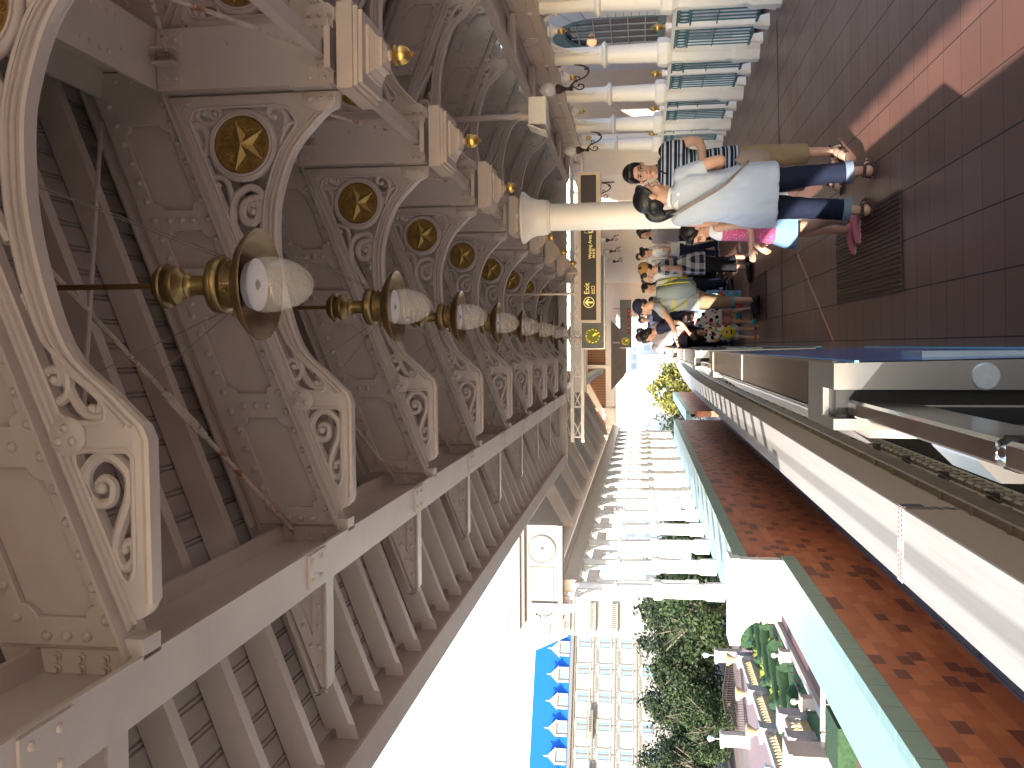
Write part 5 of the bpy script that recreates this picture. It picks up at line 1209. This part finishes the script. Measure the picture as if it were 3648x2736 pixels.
def hand(mb,w,d,nrm,s,curl=.5,side=1):
    # w wrist, d direction of the hand, nrm palm normal, side: thumb side sign along d x nrm
    d=Vector(d).normalized(); nrm=Vector(nrm); nrm=(nrm-d*nrm.dot(d)).normalized(); b=d.cross(nrm)*side; w=Vector(w)
    c=w+d*.045*s
    for u in (-1,-.33,.33,1): mb.tube([w+b*u*.012*s,c+b*u*.022*s,w+d*.088*s+b*u*.026*s],[.014*s,.014*s,.0115*s],8)
    for i,(u,l) in enumerate(((1.05,.066),(.36,.075),(-.33,.070),(-1.0,.054))):
        p=w+d*.085*s+b*u*.026*s; pts=[p]; ang=0; dd=d
        for k,fr in enumerate((.45,.32,.23)):
            ang+=curl*(.55+.25*k+.08*i); q=d*math.cos(ang)+nrm*math.sin(ang); p=p+q*l*fr*s; pts.append(p)
        mb.tube(pts,[.0095*s,.0088*s,.0078*s,.0062*s],7); mb.ball(pts[-1],.0066*s,6,5)
    t0=w+d*.025*s+b*.022*s; mb.tube([t0,t0+(d*.6+b*.75+nrm*.3)*.035*s,t0+(d*1.5+b*.95+nrm*.9)*.035*s],[.013*s,.0105*s,.008*s],7)
def head(t,skin,c,yaw,pitch,k,hair,hairmat,vox,face=True,hat=None):
    Mh=Matrix.Translation(Vector(c))@Matrix.Rotation(yaw,4,'Z')@Matrix.Rotation(pitch,4,'X')@Matrix.Scale(k,4)
    h=MB()
    h.ball((0,-.012,.025),1,18,12,(.073,.093,.092)); h.ball((0,.028,-.038),1,16,10,(.057,.060,.080)); h.ball((0,.066,-.098),.023,10,8); h.ball((0,.070,.035),1,12,8,(.05,.02,.025))
    h.tube([(0,.086,.02),(0,.100,-.012),(0,.108,-.03)],[.008,.011,.013],8); h.ball((.011,.096,-.034),.009,6,5); h.ball((-.011,.096,-.034),.009,6,5)
    for s in (-1,1):
        h.ball((s*.075,-.008,-.008),1,10,8,(.010,.020,.031)); h.ball((s*.038,.062,-.03),1,8,6,(.02,.02,.022))
    h.ball((0,.085,-.064),1,8,6,(.021,.009,.010))
    h.v=[tuple(Mh@Vector(p)) for p in h.v]; skin.add(h.v,h.f)
    if face:
        for s in (-1,1):
            e=MB(); e.ball((s*.030,.0815,.002),1,10,8,(.0145,.009,.0062)); e.v=[tuple(Mh@Vector(p)) for p in e.v]; o=e.obj('eye',eyew,t,smooth=True)
            e=MB(); e.ball((s*.030,.0880,.002),1,8,6,(.0068,.0045,.0056)); e.tube([(s*.013,.089,.008),(s*.03,.0915,.0105),(s*.047,.085,.007)],.0022,5); e.v=[tuple(Mh@Vector(p)) for p in e.v]; e.obj('iris',eyed,o,smooth=True)
            e=MB(); e.tube([(s*.012,.092,.024),(s*.03,.093,.029),(s*.05,.083,.024)],[.003,.004,.002],5); e.v=[tuple(Mh@Vector(p)) for p in e.v]; e.obj('eyebrow',hairmat,t,smooth=True)
        e=MB(); e.tube([(-.023,.087,-.064),(-.008,.094,-.062),(.008,.094,-.062),(.023,.087,-.064)],[.002,.0052,.0052,.002],6); e.v=[tuple(Mh@Vector(p)) for p in e.v]; e.obj('mouth',lipm,t,smooth=True)
    g=MB()
    if hair in('short','pony','long','bob'):
        g.ball((0,-.022,.040),1,20,14,(.083,.098,.092)); g.ball((0,.040,.088),1,12,8,(.064,.045,.032)); g.ball((0,-.05,-.02),1,12,8,(.070,.058,.075))
        for s in (-1,1): g.tube([(s*.058,.052,.075),(s*.070,.035,.035),(s*.073,.018,.0)],[.02,.014,.006],7)
        if hair=='short':
            for i in range(9): a=i/8*PI; g.tube([(.055*math.cos(a),.045+.03*math.sin(a),.10),(.062*math.cos(a)+.005,.055+.032*math.sin(a),.062+.012*(i%3))],[.016,.004],6)
    if hair=='pony':
        g.tube(crom([(0,-.10,.02),(-.01,-.128,.0),(-.02,-.135,-.05),(-.01,-.120,-.11),(0,-.10,-.17),(.01,-.095,-.20)],4),[.028,.030,.032,.034,.036,.04,.042,.043,.044,.043,.042,.040,.037,.034,.03,.026,.02,.016,.012,.008,.005][:21],10)
        for i in range(5): g.tube([(.02*(i-2),-.115,-.10),(.022*(i-2),-.10,-.205-.01*(i%2))],[.02,.006],6)
    if hair in('long','bob'):
        z1=-.16 if hair=='long' else -.10
        g.tube([(0,-.055,.0),(0,-.06,-.06),(0,-.055,z1)],[.085,.08,.06],14,flat=(.7,1.0))
        for s in (-1,1): g.tube([(s*.07,.01,.03),(s*.078,.0,-.04),(s*.07,-.01,z1+.02)],[.02,.022,.014],8)
    if hair=='bun': g.ball((0,-.022,.040),1,20,14,(.082,.098,.090)); g.ball((0,-.05,-.02),1,12,8,(.07,.058,.07)); g.ball((0,-.11,.06),.05,12,9); g.ball((0,.038,.086),1,12,8,(.062,.044,.03))
    if g.v: g.v=[tuple(Mh@Vector(p)) for p in g.v]; remesh(g,'hair',hairmat,t,max(vox,.007)*k,2)
    if hat=='cap':
        g=MB(); g.ball((0,-.012,.052),1,20,14,(.088,.106,.085)); g.v=[p for p in g.v]; cap=MB(); cap.add(g.v,g.f); cap.tube([(-.06,.07,.055),(0,.105,.062),(.06,.07,.055)],.02,8,flat=(.25,1)); cap.ball((0,.125,.05),1,16,8,(.07,.075,.010)); cap.v=[tuple(Mh@Vector(p)) for p in cap.v]; remesh(cap,'cap',navyc,t,.008*k,2)
        g=MB(); g.ball((0,-.055,-.015),1,12,8,(.068,.052,.06)); g.v=[tuple(Mh@Vector(p)) for p in g.v]; g.obj('hair',hairmat,t,smooth=True)
    if hat=='tan':
        g=MB(); g.ball((0,-.045,.058),1,20,14,(.095,.105,.095)); g.v=[tuple(Mh@Vector(p)) for p in g.v]; g.obj('hat',tan,t,smooth=True)
        g=MB(); g.ball((0,.03,.07),1,14,9,(.078,.065,.05)); g.ball((0,-.03,-.02),1,12,8,(.076,.075,.06)); g.v=[tuple(Mh@Vector(p)) for p in g.v]; g.obj('hair',hairmat,t,smooth=True)
        g=MB()
        for s in (-1,1): g.ball((s*.075,-.06,.115),1,10,8,(.03,.016,.03))
        g.v=[tuple(Mh@Vector(p)) for p in g.v]; g.obj('hat_tab',blackc,t,smooth=True)
    return Mh
def person(label,x,y,rz,h,shirt,pants,arms,legs=((-.06,0),(.06,0)),hyaw=0,hpitch=0,hair='short',hairmat=hairm,hs=1.0,hat=None,top='tee',tlen=.50,plen=.08,pr=1.0,sleeve=.6,shoe=shoeB,fem=False,vox=.010,face=True,lean=0,hem=1.0,girth=1.0,cuff=None,grip=.5,hidehands=False):
    """x right, y forward, z up in units of the figure's height; arms: ((elbow),(wrist),(hand dir),(palm normal)) left then right"""
    t=thing('person',label,'person',(x,y,fz(x)),rz,'people waiting on the platform'); H=h
    V=lambda p:Vector(p)*H
    sw=.100 if fem else .113; skin=MB(); G=girth
    ln=lambda z: lean*max(0,z-.5)
    # legs
    for s,(fx,fy) in zip((-1,1),legs):
        hip=(s*.05,0,.50); ank=(fx,fy-.01,.055); kn=((hip[0]+ank[0])/2+s*.002,(hip[1]+ank[1])/2+.016,.285)
        limb(skin,[V(hip),V(kn),V(((kn[0]+ank[0])/2,(kn[1]+ank[1])/2-.012,.20)),V(ank)],[.050*H*G,.030*H,(.033 if pants is None else .0275)*H,.020*H])
        skin.ball(V((fx,fy-.015,.03)),.021*H,10,8)
        skin.tube([V((fx,fy-.025,.026)),V((fx,fy+.03,.03)),V((fx+s*.006,fy+.085,.016)),V((fx+s*.006,fy+.115,.012))],[.021*H,.022*H,.019*H,.012*H],10,flat=(.75,1.15))
        for i in range(4): skin.ball(V((fx+s*(.006-.016+.011*i),fy+.122-.003*i,.010)),.0068*H,6,5)
    rings(skin,[(0,0,z*1.0*H,rx*H*G,ry*H*G) if False else (0,ln(z)*H,z*H,rx*H*G,ry*H*G) for z,rx,ry in ((.47,.085,.06),(.52,.095,.066),(.58,.082,.058),(.64,.078,.056),(.71,.088,.064),(.77,sw*.92,.062),(.815,sw*.75,.05),(.83,.05,.04))])
    nb=V((0,ln(.84)+.0,.825)); hc=V((0,ln(.93)+.012,.928)); 
    if hs>1: hc=V((0,ln(.93)+.01,1-.075*hs))
    limb(skin,[nb,(nb+hc)/2,hc-Vector((0,.01,.03*H))],[.036*H,.034*H,.036*H])
    for s,a in zip((-1,1),arms):
        sh=(s*sw,ln(.80),.800); el,wr,hd,pn=a
        limb(skin,[V(sh),V(el),V(wr)],[.030*H,.0235*H,.0155*H]); skin.ball(V(el),.024*H,10,8)
        hand(skin,V(wr),hd,pn,H/1.62*(1.0 if hs==1 else .95),grip,side=s*-1)
    k=H/1.62*hs*(1.0)
    head(t,skin,hc,hyaw,hpitch,k,hair,hairmat,vox,face,hat)
    remesh(skin,'body',skinm,t,vox,3)
    # shirt
    c=MB(); zb=tlen; R1=[]
    prof=[(zb,.106*hem,.080*hem),(max(zb,.52)+.005,.104*(1+(hem-1)*.9),.078*(1+(hem-1)*.9)),(.60,.094*(1+(hem-1)*.7),.070*(1+(hem-1)*.7)),(.66,.092*(1+(hem-1)*.5),.068*(1+(hem-1)*.4)),(.72,.098,.073),(.775,sw*1.0,.070),(.812,sw*.82,.056),(.832,sw*.50,.046),(.842,.043,.040)]
    prof=[p for i,p in enumerate(prof) if i==0 or p[0]>zb+.02]
    rings(c,[(0,ln(z)*H,z*H,rx*H*G,ry*H*G) for z,rx,ry in prof],24)
    for s,a in zip((-1,1),arms):
        sh=Vector((s*sw*.93,ln(.80),.800)); el=Vector(a[0]); e=sh+(el-sh)*sleeve
        if sleeve>0: c.tube([V(sh),V(sh+(e-sh)*.5),V(e)],[.039*H,.037*H,.036*H],12); c.ball(V(sh),.040*H,12,9)
    if top!='none':
        o=remesh(c,'shirt',shirt,t,max(vox,.009),3,.011*H/1.6)
    # trousers or skirt
    p=MB()
    if pants is not None:
        rings(p,[(0,0,z*H,rx*H*G,ry*H*G) for z,rx,ry in ((.44,.092,.066),(.50,.101,.074),(.56,.094,.068),(.60,.086,.062))])
        for s,(fx,fy) in zip((-1,1),legs):
            hip=Vector((s*.05,0,.50)); ank=Vector((fx,fy-.01,.055)); kn=Vector(((hip[0]+ank[0])/2+s*.002,(hip[1]+ank[1])/2+.016,.285))
            ze=plen; 
            if ze<.28: e=kn+(ank-kn)*((.285-ze)/(.285-.055)); P=[V(hip),V((hip+kn)/2),V(kn),V(e)]; rr=[.058*H*G,.050*H*pr,.045*H*pr,.041*H*pr]
            else: e=hip+(kn-hip)*((.50-ze)/(.50-.285)); P=[V(hip),V((hip+e)/2),V(e)]; rr=[.058*H*G,.056*H*pr,.055*H*pr]
            Q=crom(P,4); kk=len(P)-1; r2=[rr[min(int(i/4),kk-1)]+(rr[min(int(i/4),kk-1)+1]-rr[min(int(i/4),kk-1)])*(i/4-min(int(i/4),kk-1)) for i in range(len(Q))]
            p.tube(Q,r2,14)
            if cuff:
                u=(V(e)-V(kn)).normalized(); q=MB(); q.tube([V(e)-u*.045*H*.62,V(e)+u*.004],[rr[-1]*1.10,rr[-1]*1.12],16); q.obj('cuff',cuff,t,smooth=True)
        remesh(p,'trousers',pants,t,max(vox,.009),3,.008*H/1.6)
    for s,(fx,fy) in zip((-1,1),legs):
        q=MB()
        if shoe is sandal:
            q.tube([V((fx,fy-.045,.006)),V((fx,fy+.02,.006)),V((fx+s*.006,fy+.125,.006))],[.024*H,.022*H,.024*H],12,flat=(.35,1.2))
            for (yy,zz,rr_) in ((.07,.020,.024),(.0,.045,.026)): q.tube([V((fx+rr_*1.05*math.cos(PI*i/10),fy+yy,.012+zz*math.sin(PI*i/10))) for i in range(11)],.005*H,6,flat=(.5,1.5))
            q.tube([V((fx-.025,fy+.0,.045)),V((fx-.02,fy-.04,.05)),V((fx+.02,fy-.04,.05)),V((fx+.025,fy,.045))],.004*H,6,flat=(1.6,.5))
            q.obj('sandal',shoe,t,smooth=True)
        else:
            q.tube([V((fx,fy-.05,.024)),V((fx,fy-.02,.036)),V((fx,fy+.03,.034)),V((fx+s*.006,fy+.09,.022)),V((fx+s*.006,fy+.128,.016))],[.022*H,.030*H,.027*H,.025*H,.014*H],12,flat=(.9,1.05)); q.ball(V((fx,fy-.02,.045)),.026*H,10,8)
            remesh(q,'shoe',shoe,t,.008,2)
            q=MB(); q.tube([V((fx,fy-.055,.006)),V((fx,fy+.03,.006)),V((fx+s*.006,fy+.132,.006))],[.026*H,.026*H,.024*H],12,flat=(.3,1.15)); q.obj('sole',shoeW if shoe not in (shoeB,) else shoeB,t,smooth=True)
    return t
def relaxed(s,b=.0): return ((s*.140,-.005+b,.635),(s*.135,.05+b,.50),(0,.25,-1),(-s,0,0))
# --- the three near figures
t=person('woman in a loose grey tunic and turned up jeans, seen from behind with a ponytail',1.03,6.57,R(-22),1.60,greyt,denim,
 (((-.120,.055,.65),(-.05,.13,.64),(.9,.35,.1),(0,-1,0)),((.150,.012,.640),(.075,.115,.665),(-.9,.3,.15),(0,-1,0))),legs=((-.075,.0),(.085,.025)),hyaw=R(-68),hpitch=R(-3),hair='pony',fem=True,tlen=.405,hem=1.22,plen=.095,pr=1.05,sleeve=.62,shoe=sandal,vox=.0065,cuff=cuffm,girth=1.08)
Hh=1.60
b=MB(); pts=crom([(-.075*Hh,.035*Hh,.848*Hh),(-.055*Hh,-.062*Hh,.825*Hh),(-.0,-.088*Hh,.74*Hh),(.06*Hh,-.090*Hh,.64*Hh),(.108*Hh,-.055*Hh,.575*Hh),(.142*Hh,.0,.525*Hh)],6)
b.tube([(x,y-.012,z) for x,y,z in pts],.023,8,flat=(.95,.22)); tag(b.obj('shoulder_strap',taupe,t,smooth=True))
b=MB(); b.tube([(.135*Hh,.02,.565*Hh),(.150*Hh,.06,.53*Hh),(.148*Hh,.09,.47*Hh),(.142*Hh,.09,.425*Hh)],[.03,.06,.075,.05],12,flat=(1.3,.5)); remesh(b,'shoulder_bag',taupe,t,.009,3)
b=MB(); hm=Matrix.Translation(Vector((0,.012*1.6,.928*1.6)))@Matrix.Rotation(R(-68),4,'Z'); b.tube([tuple(hm@Vector(p)) for p in ((-.02,-.115,.03),(-.045,-.125,.012),(-.05,-.118,-.008))],[.009,.013,.006],8); b.obj('hair_clip',clip,t,smooth=True)
b=MB(); b.tube([(.060*math.cos(a),-.012+.056*math.sin(a),.842*Hh-.022*math.sin(a)) for a in [2*PI*i/20 for i in range(21)]],.016,8); rings(b,[(0,-.066,.755*Hh,.012,.030),(-.0,-.060,.785*Hh,.055,.040),(0,-.048,.815*Hh,.092,.048),(0,-.03,.835*Hh,.075,.045)],16); remesh(b,'white_collar',whitec,t,.008,2)
t=person('man in a navy striped polo and khaki capris with glasses, arms crossed',1.40,7.62,R(152),1.68,polo,khaki,
 (((-.150,.045,.655),(-.01,.125,.640),(1,.1,.1),(0,-1,.2)),((.155,.04,.65),(.04,.135,.600),(-1,.05,-.15),(0,-1,0))),legs=((-.075,.02),(.07,-.01)),hyaw=R(22),hpitch=R(-10),hair='short',tlen=.47,hem=1.05,plen=.155,pr=1.15,sleeve=.62,shoe=sandal,vox=.0065,girth=1.02)
hm=Matrix.Translation(Vector((0,.012*1.68,.928*1.68)))@Matrix.Rotation(R(22),4,'Z')@Matrix.Rotation(R(-10),4,'X')@Matrix.Scale(1.68/1.62,4)
b=MB()
for s in (-1,1):
    b.tube([tuple(hm@Vector((s*.031+.021*math.cos(a),.101-.004*abs(math.cos(a)),.002+.015*math.sin(a)))) for a in [2*PI*i/18 for i in range(19)]],.0013,5,caps=False); b.tube([tuple(hm@Vector(p)) for p in ((s*.052,.098,.006),(s*.075,.06,.008),(s*.079,-.005,.0))],.0015,5)
b.tube([tuple(hm@Vector(p)) for p in ((-.010,.101,.006),(.010,.101,.006))],.0013,5); b.obj('glasses',metalf,t)
b=MB(); b.tube([(.05*math.cos(a)*1.1,.008+.05*math.sin(a),.845*1.68-.02*math.sin(a)) for a in [2*PI*i/20 for i in range(21)]],.014,8,flat=(1,.6)); b.tube([(-.035,.055,.838*1.68),(-.01,.10,.80*1.68)],[.014,.006],6); b.tube([(.035,.055,.838*1.68),(.015,.10,.80*1.68)],[.014,.006],6); b.obj('collar',blackc,t,smooth=True)
t=person('girl in a dotted pink top and denim skirt, reaching forward',.86,7.02,R(88),1.26,pink,None,
 (((-.135,.0,.635),(-.115,.125,.615),(.1,1,-.15),(1,0,0)),((.13,.03,.64),(.12,.10,.55),(0,.6,-1),(-1,0,0))),legs=((-.055,-.02),(.055,.03)),hyaw=R(12),hpitch=R(-26),hair='short',hairmat=hairm,hs=1.12,tlen=.48,hem=1.25,sleeve=0,shoe=shoeP,fem=True,vox=.0065,girth=.95)
Hg=1.26
b=MB(); rings(b,[(0,0,z*Hg,rx*Hg,ry*Hg) for z,rx,ry in ((.36,.135,.12),(.42,.125,.11),(.50,.105,.085),(.54,.09,.07))],24)
n0=len(b.v); b.v=[(x*(1+.06*math.sin(7*math.atan2(y,x))*(z<.43*Hg)),y*(1+.06*math.sin(7*math.atan2(y,x))*(z<.43*Hg)),z) for x,y,z in b.v]; b.obj('denim_skirt',ldenim,t,smooth=True)
b=MB(); rings(b,[(0,0,z*Hg,rx*Hg,ry*Hg) for z,rx,ry in ((.772,.106,.072),(.80,.098,.066),(.828,.07,.05),(.845,.045,.04))],20); remesh(b,'white_undershirt',whitec,t,.008,2)
# --- middle distance
t=person('man with a grey backpack, dark cap and yellow striped shirt, hand on the barrier',.62,12.80,R(72),1.67,ystr,khaki,
 (((-.185,.14,.70),(-.15,.30,.655),(.1,1,-.25),(0,0,-1)),relaxed(1)),legs=((-.07,.0),(.06,.05)),hyaw=R(10),hpitch=R(-6),hair='none',hat='cap',tlen=.475,hem=1.06,plen=.20,pr=1.12,sleeve=.62,shoe=shoeB,vox=.009,cuff=cuffm,lean=.10)
b=MB(); H_=1.67; rings(b,[(0,(-.095+.1*(z-.5))*H_,z*H_,rx*H_,ry*H_) for z,rx,ry in ((.50,.085,.04),(.54,.10,.075),(.64,.105,.085),(.74,.095,.07),(.82,.065,.04))],20); o=remesh(b,'backpack',grnpack,t,.01,3)
b=MB()
for s in (-1,1):
    b.tube(crom([(s*.07*H_,-.01,.84*H_),(s*.09*H_,.065*H_,.79*H_),(s*.10*H_,.07*H_,.70*H_),(s*.11*H_,-.02*H_,.58*H_)],5),.02,7,flat=(.35,1)); 
    b.tube(crom([(s*.07*H_,-.14*H_,.80*H_),(s*.085*H_,-.165*H_,.68*H_),(s*.06*H_,-.165*H_,.56*H_)],5),.016,7,flat=(.6,1))
b.tube(crom([(-.075*H_,-.15*H_,.74*H_),(0,-.185*H_,.69*H_),(.08*H_,-.15*H_,.60*H_)],5),.014,7); b.obj('pack_straps',lime,o,smooth=True)
b=MB(); b.tube([(-.155*H_,.275*H_,.668*H_),(-.153*H_,.295*H_,.66*H_)],.034,12); b.obj('wristwatch',steelp,t,smooth=True)
t=person('woman in a navy plaid shirt and black trousers wearing a tan felt hat',1.18,13.55,R(76),1.56,plaid,blackc,
 (((-.150,.03,.645),(-.07,.13,.66),(.8,.5,.3),(0,-1,0)),((.145,.0,.635),(.06,.11,.60),(-.8,.5,0),(0,-1,0))),legs=((-.06,.05),(.05,-.03)),hyaw=R(14),hpitch=R(-14),hair='none',hat='tan',fem=True,tlen=.42,hem=1.25,plen=.14,sleeve=.45,shoe=shoeB,vox=.009,lean=.12)
b=MB(); b.box(-.02,.10,-.02,.40,.0,.47); q=b.obj('printed_bag',toy); q.location=(.72,13.30,.20); q.rotation_euler=(0,R(4),R(70)); tag(q,'bright blue printed plastic bag hanging beside the plaid shirt woman','bag')
b=MB(); b.tube(crom([(.02,.05,.46),(.04,.12,.60),(.04,.22,.62),(.03,.30,.46)],5),.008,6); b.obj('bag_handle',whitec,q,smooth=True)
t=person('small child in a spotted white shirt and red striped shorts, facing away',.40,13.25,R(15),1.0,spot,rstr,(relaxed(-1),((.15,.05,.66),(.10,.13,.60),(-.5,1,0),(-1,0,0))),legs=((-.09,-.03),(.12,.04)),hair='bob',hairmat=brhair,hs=1.22,hyaw=R(30),hpitch=R(-5),tlen=.46,hem=1.15,plen=.33,pr=1.1,sleeve=.6,shoe=shoeC,vox=.009,girth=1.1)
t=person('toddler in a spotted white shirt with a yellow bag and orange shoes beside the barrier',.17,13.05,R(190),.86,spot,bluestr,(((-.14,.04,.66),(-.08,.13,.66),(.6,1,.2),(1,0,0)),((.14,.04,.66),(.10,.12,.60),(-.3,1,0),(-1,0,0))),legs=((-.07,.0),(.08,.02)),hair='bob',hairmat=brhair,hs=1.32,tlen=.43,hem=1.15,plen=.30,pr=1.1,sleeve=.6,shoe=shoeO,vox=.009,girth=1.15)
b=MB(); b.ball((.02,.12,.40),1,16,10,(.085,.035,.10)); b.tube([(-.06,.10,.70),(.0,.14,.55),(.02,.14,.45)],.008,6); q=b.obj('yellow_bag',mat('yellow_vinyl',(.62,.42,.01),.4,var=.05),t,smooth=True)
b=MB(); b.tube([(.0,.158,.42),(.035,.158,.43)],.010,6); b.tube([(-.02,.158,.37),(.05,.155,.36)],.009,6); b.obj('bag_print',blackc,q)
t=person('man in a mauve grey shirt seen from behind beyond the backpacker',.16,16.2,R(12),1.67,mauve,blackc,(relaxed(-1),relaxed(1)),hair='short',hairmat=brhair,tlen=.48,hem=1.08,plen=.07,shoe=shoeB,vox=.011,face=False)
t=person('stooping person in dark clothes with a red bag behind the two children',.52,15.2,R(100),1.58,navyc,blackc,(((-.14,.12,.62),(-.10,.22,.52),(0,.7,-.7),(1,0,0)),((.14,.10,.62),(.10,.2,.5),(0,.7,-.7),(-1,0,0))),hair='bob',hpitch=R(-25),lean=.5,tlen=.45,plen=.06,shoe=shoeB,vox=.011,face=False,fem=True)
b=MB(); b.ball((.12,.30,.80),1,12,8,(.09,.06,.11)); b.obj('red_bag',redc,t,smooth=True)
t=person('woman in a white shirt and dark trousers holding a light blue folder',1.93,18.9,R(98),1.56,whitec,navyc,(((-.15,.03,.64),(-.04,.12,.66),(.8,.5,.2),(0,-1,0)),((.15,.03,.64),(.05,.12,.62),(-.8,.5,0),(0,-1,0))),legs=((-.07,.09),(.06,-.07)),hair='bun',hyaw=R(10),hpitch=R(-15),tlen=.50,hem=1.1,plen=.06,pr=.95,shoe=navyc,vox=.011,fem=True,lean=.08)
b=MB(); b.box(-.03,.16,.20,.235,.92,1.14); b.obj('blue_folder',mat('sky_blue_plastic',(.06,.33,.62),.4,var=.05),t)
far=[('person with black hair in a pale top just behind the tan hat',1.02,16.4,120,1.55,ltgrey,denim,'short',0),('woman in white with a dark bun farther behind the pale top',1.45,20.9,200,1.54,whitec,navyc,'bun',1),('person in navy between the backpacker and the bright opening',.72,19.6,170,1.60,navyc,blackc,'short',0),('person in a mauve top far along the plaster wall',2.3,19.4,150,1.58,mauve,navyc,'bob',1),('child in a red top in the middle of the far crowd',1.25,19.7,100,1.35,redc,ldenim,'short',0),('person in a black top by the far right wall with a red bag',2.55,21.0,20,1.62,blackc,navyc,'bob',1),('dark haired person in a light blue top just past the plaid shirt woman',1.13,17.2,60,1.30,bluec,denim,'short',0),('person in a pale grey top with black hair near the wall lamps',1.62,20.4,170,1.60,ltgrey,khakid,'short',0),('person with long black hair in a white top behind the hat',1.38,18.4,120,1.56,whitec,blackc,'long',1),('child in a navy top standing beyond the backpacker',.86,17.8,150,1.42,navyc,ldenim,'short',0),('person in a blue shirt far down the platform by the bright opening',.62,22.5,180,1.64,bluec,khakid,'short',0),('person in a dark jacket leaning by the far barrier',-.12+.25,18.6,10,1.58,navyc,blackc,'short',0),('person in a grey top with black hair against the far wall',2.15,22.8,190,1.66,ltgrey,denim,'short',0),('person in a red top at the far end of the crowd',1.85,24.6,160,1.55,redc,blackc,'long',1),('person in a khaki shirt far along the platform, near the white opening',.95,26.0,185,1.68,khakid,blackc,'short',0),('tall person in black far along the platform edge',.4,25.2,0,1.70,blackc,navyc,'short',0)]
for l,x,y,rz,h,sm,pm,hr,fm in far:
    person(l,x,y,R(rz),h,sm,pm,(relaxed(-1),relaxed(1,.01)) if h<1.66 else (((-.15,.03,.64),(-.05,.12,.66),(.8,.5,.2),(0,-1,0)),relaxed(1)),hair=hr,fem=bool(fm),vox=.014,face=False,shoe=shoeB,tlen=.48,plen=.07)
t=person('woman in a pink top standing beside the clipped hedge box in the garden',-12.0,29.25,R(200),.95,pink,navyc,(relaxed(-1),relaxed(1)),hair='bob',fem=True,vox=.014,face=False); t.location.z=G0-.25; t['group']='garden visitors'
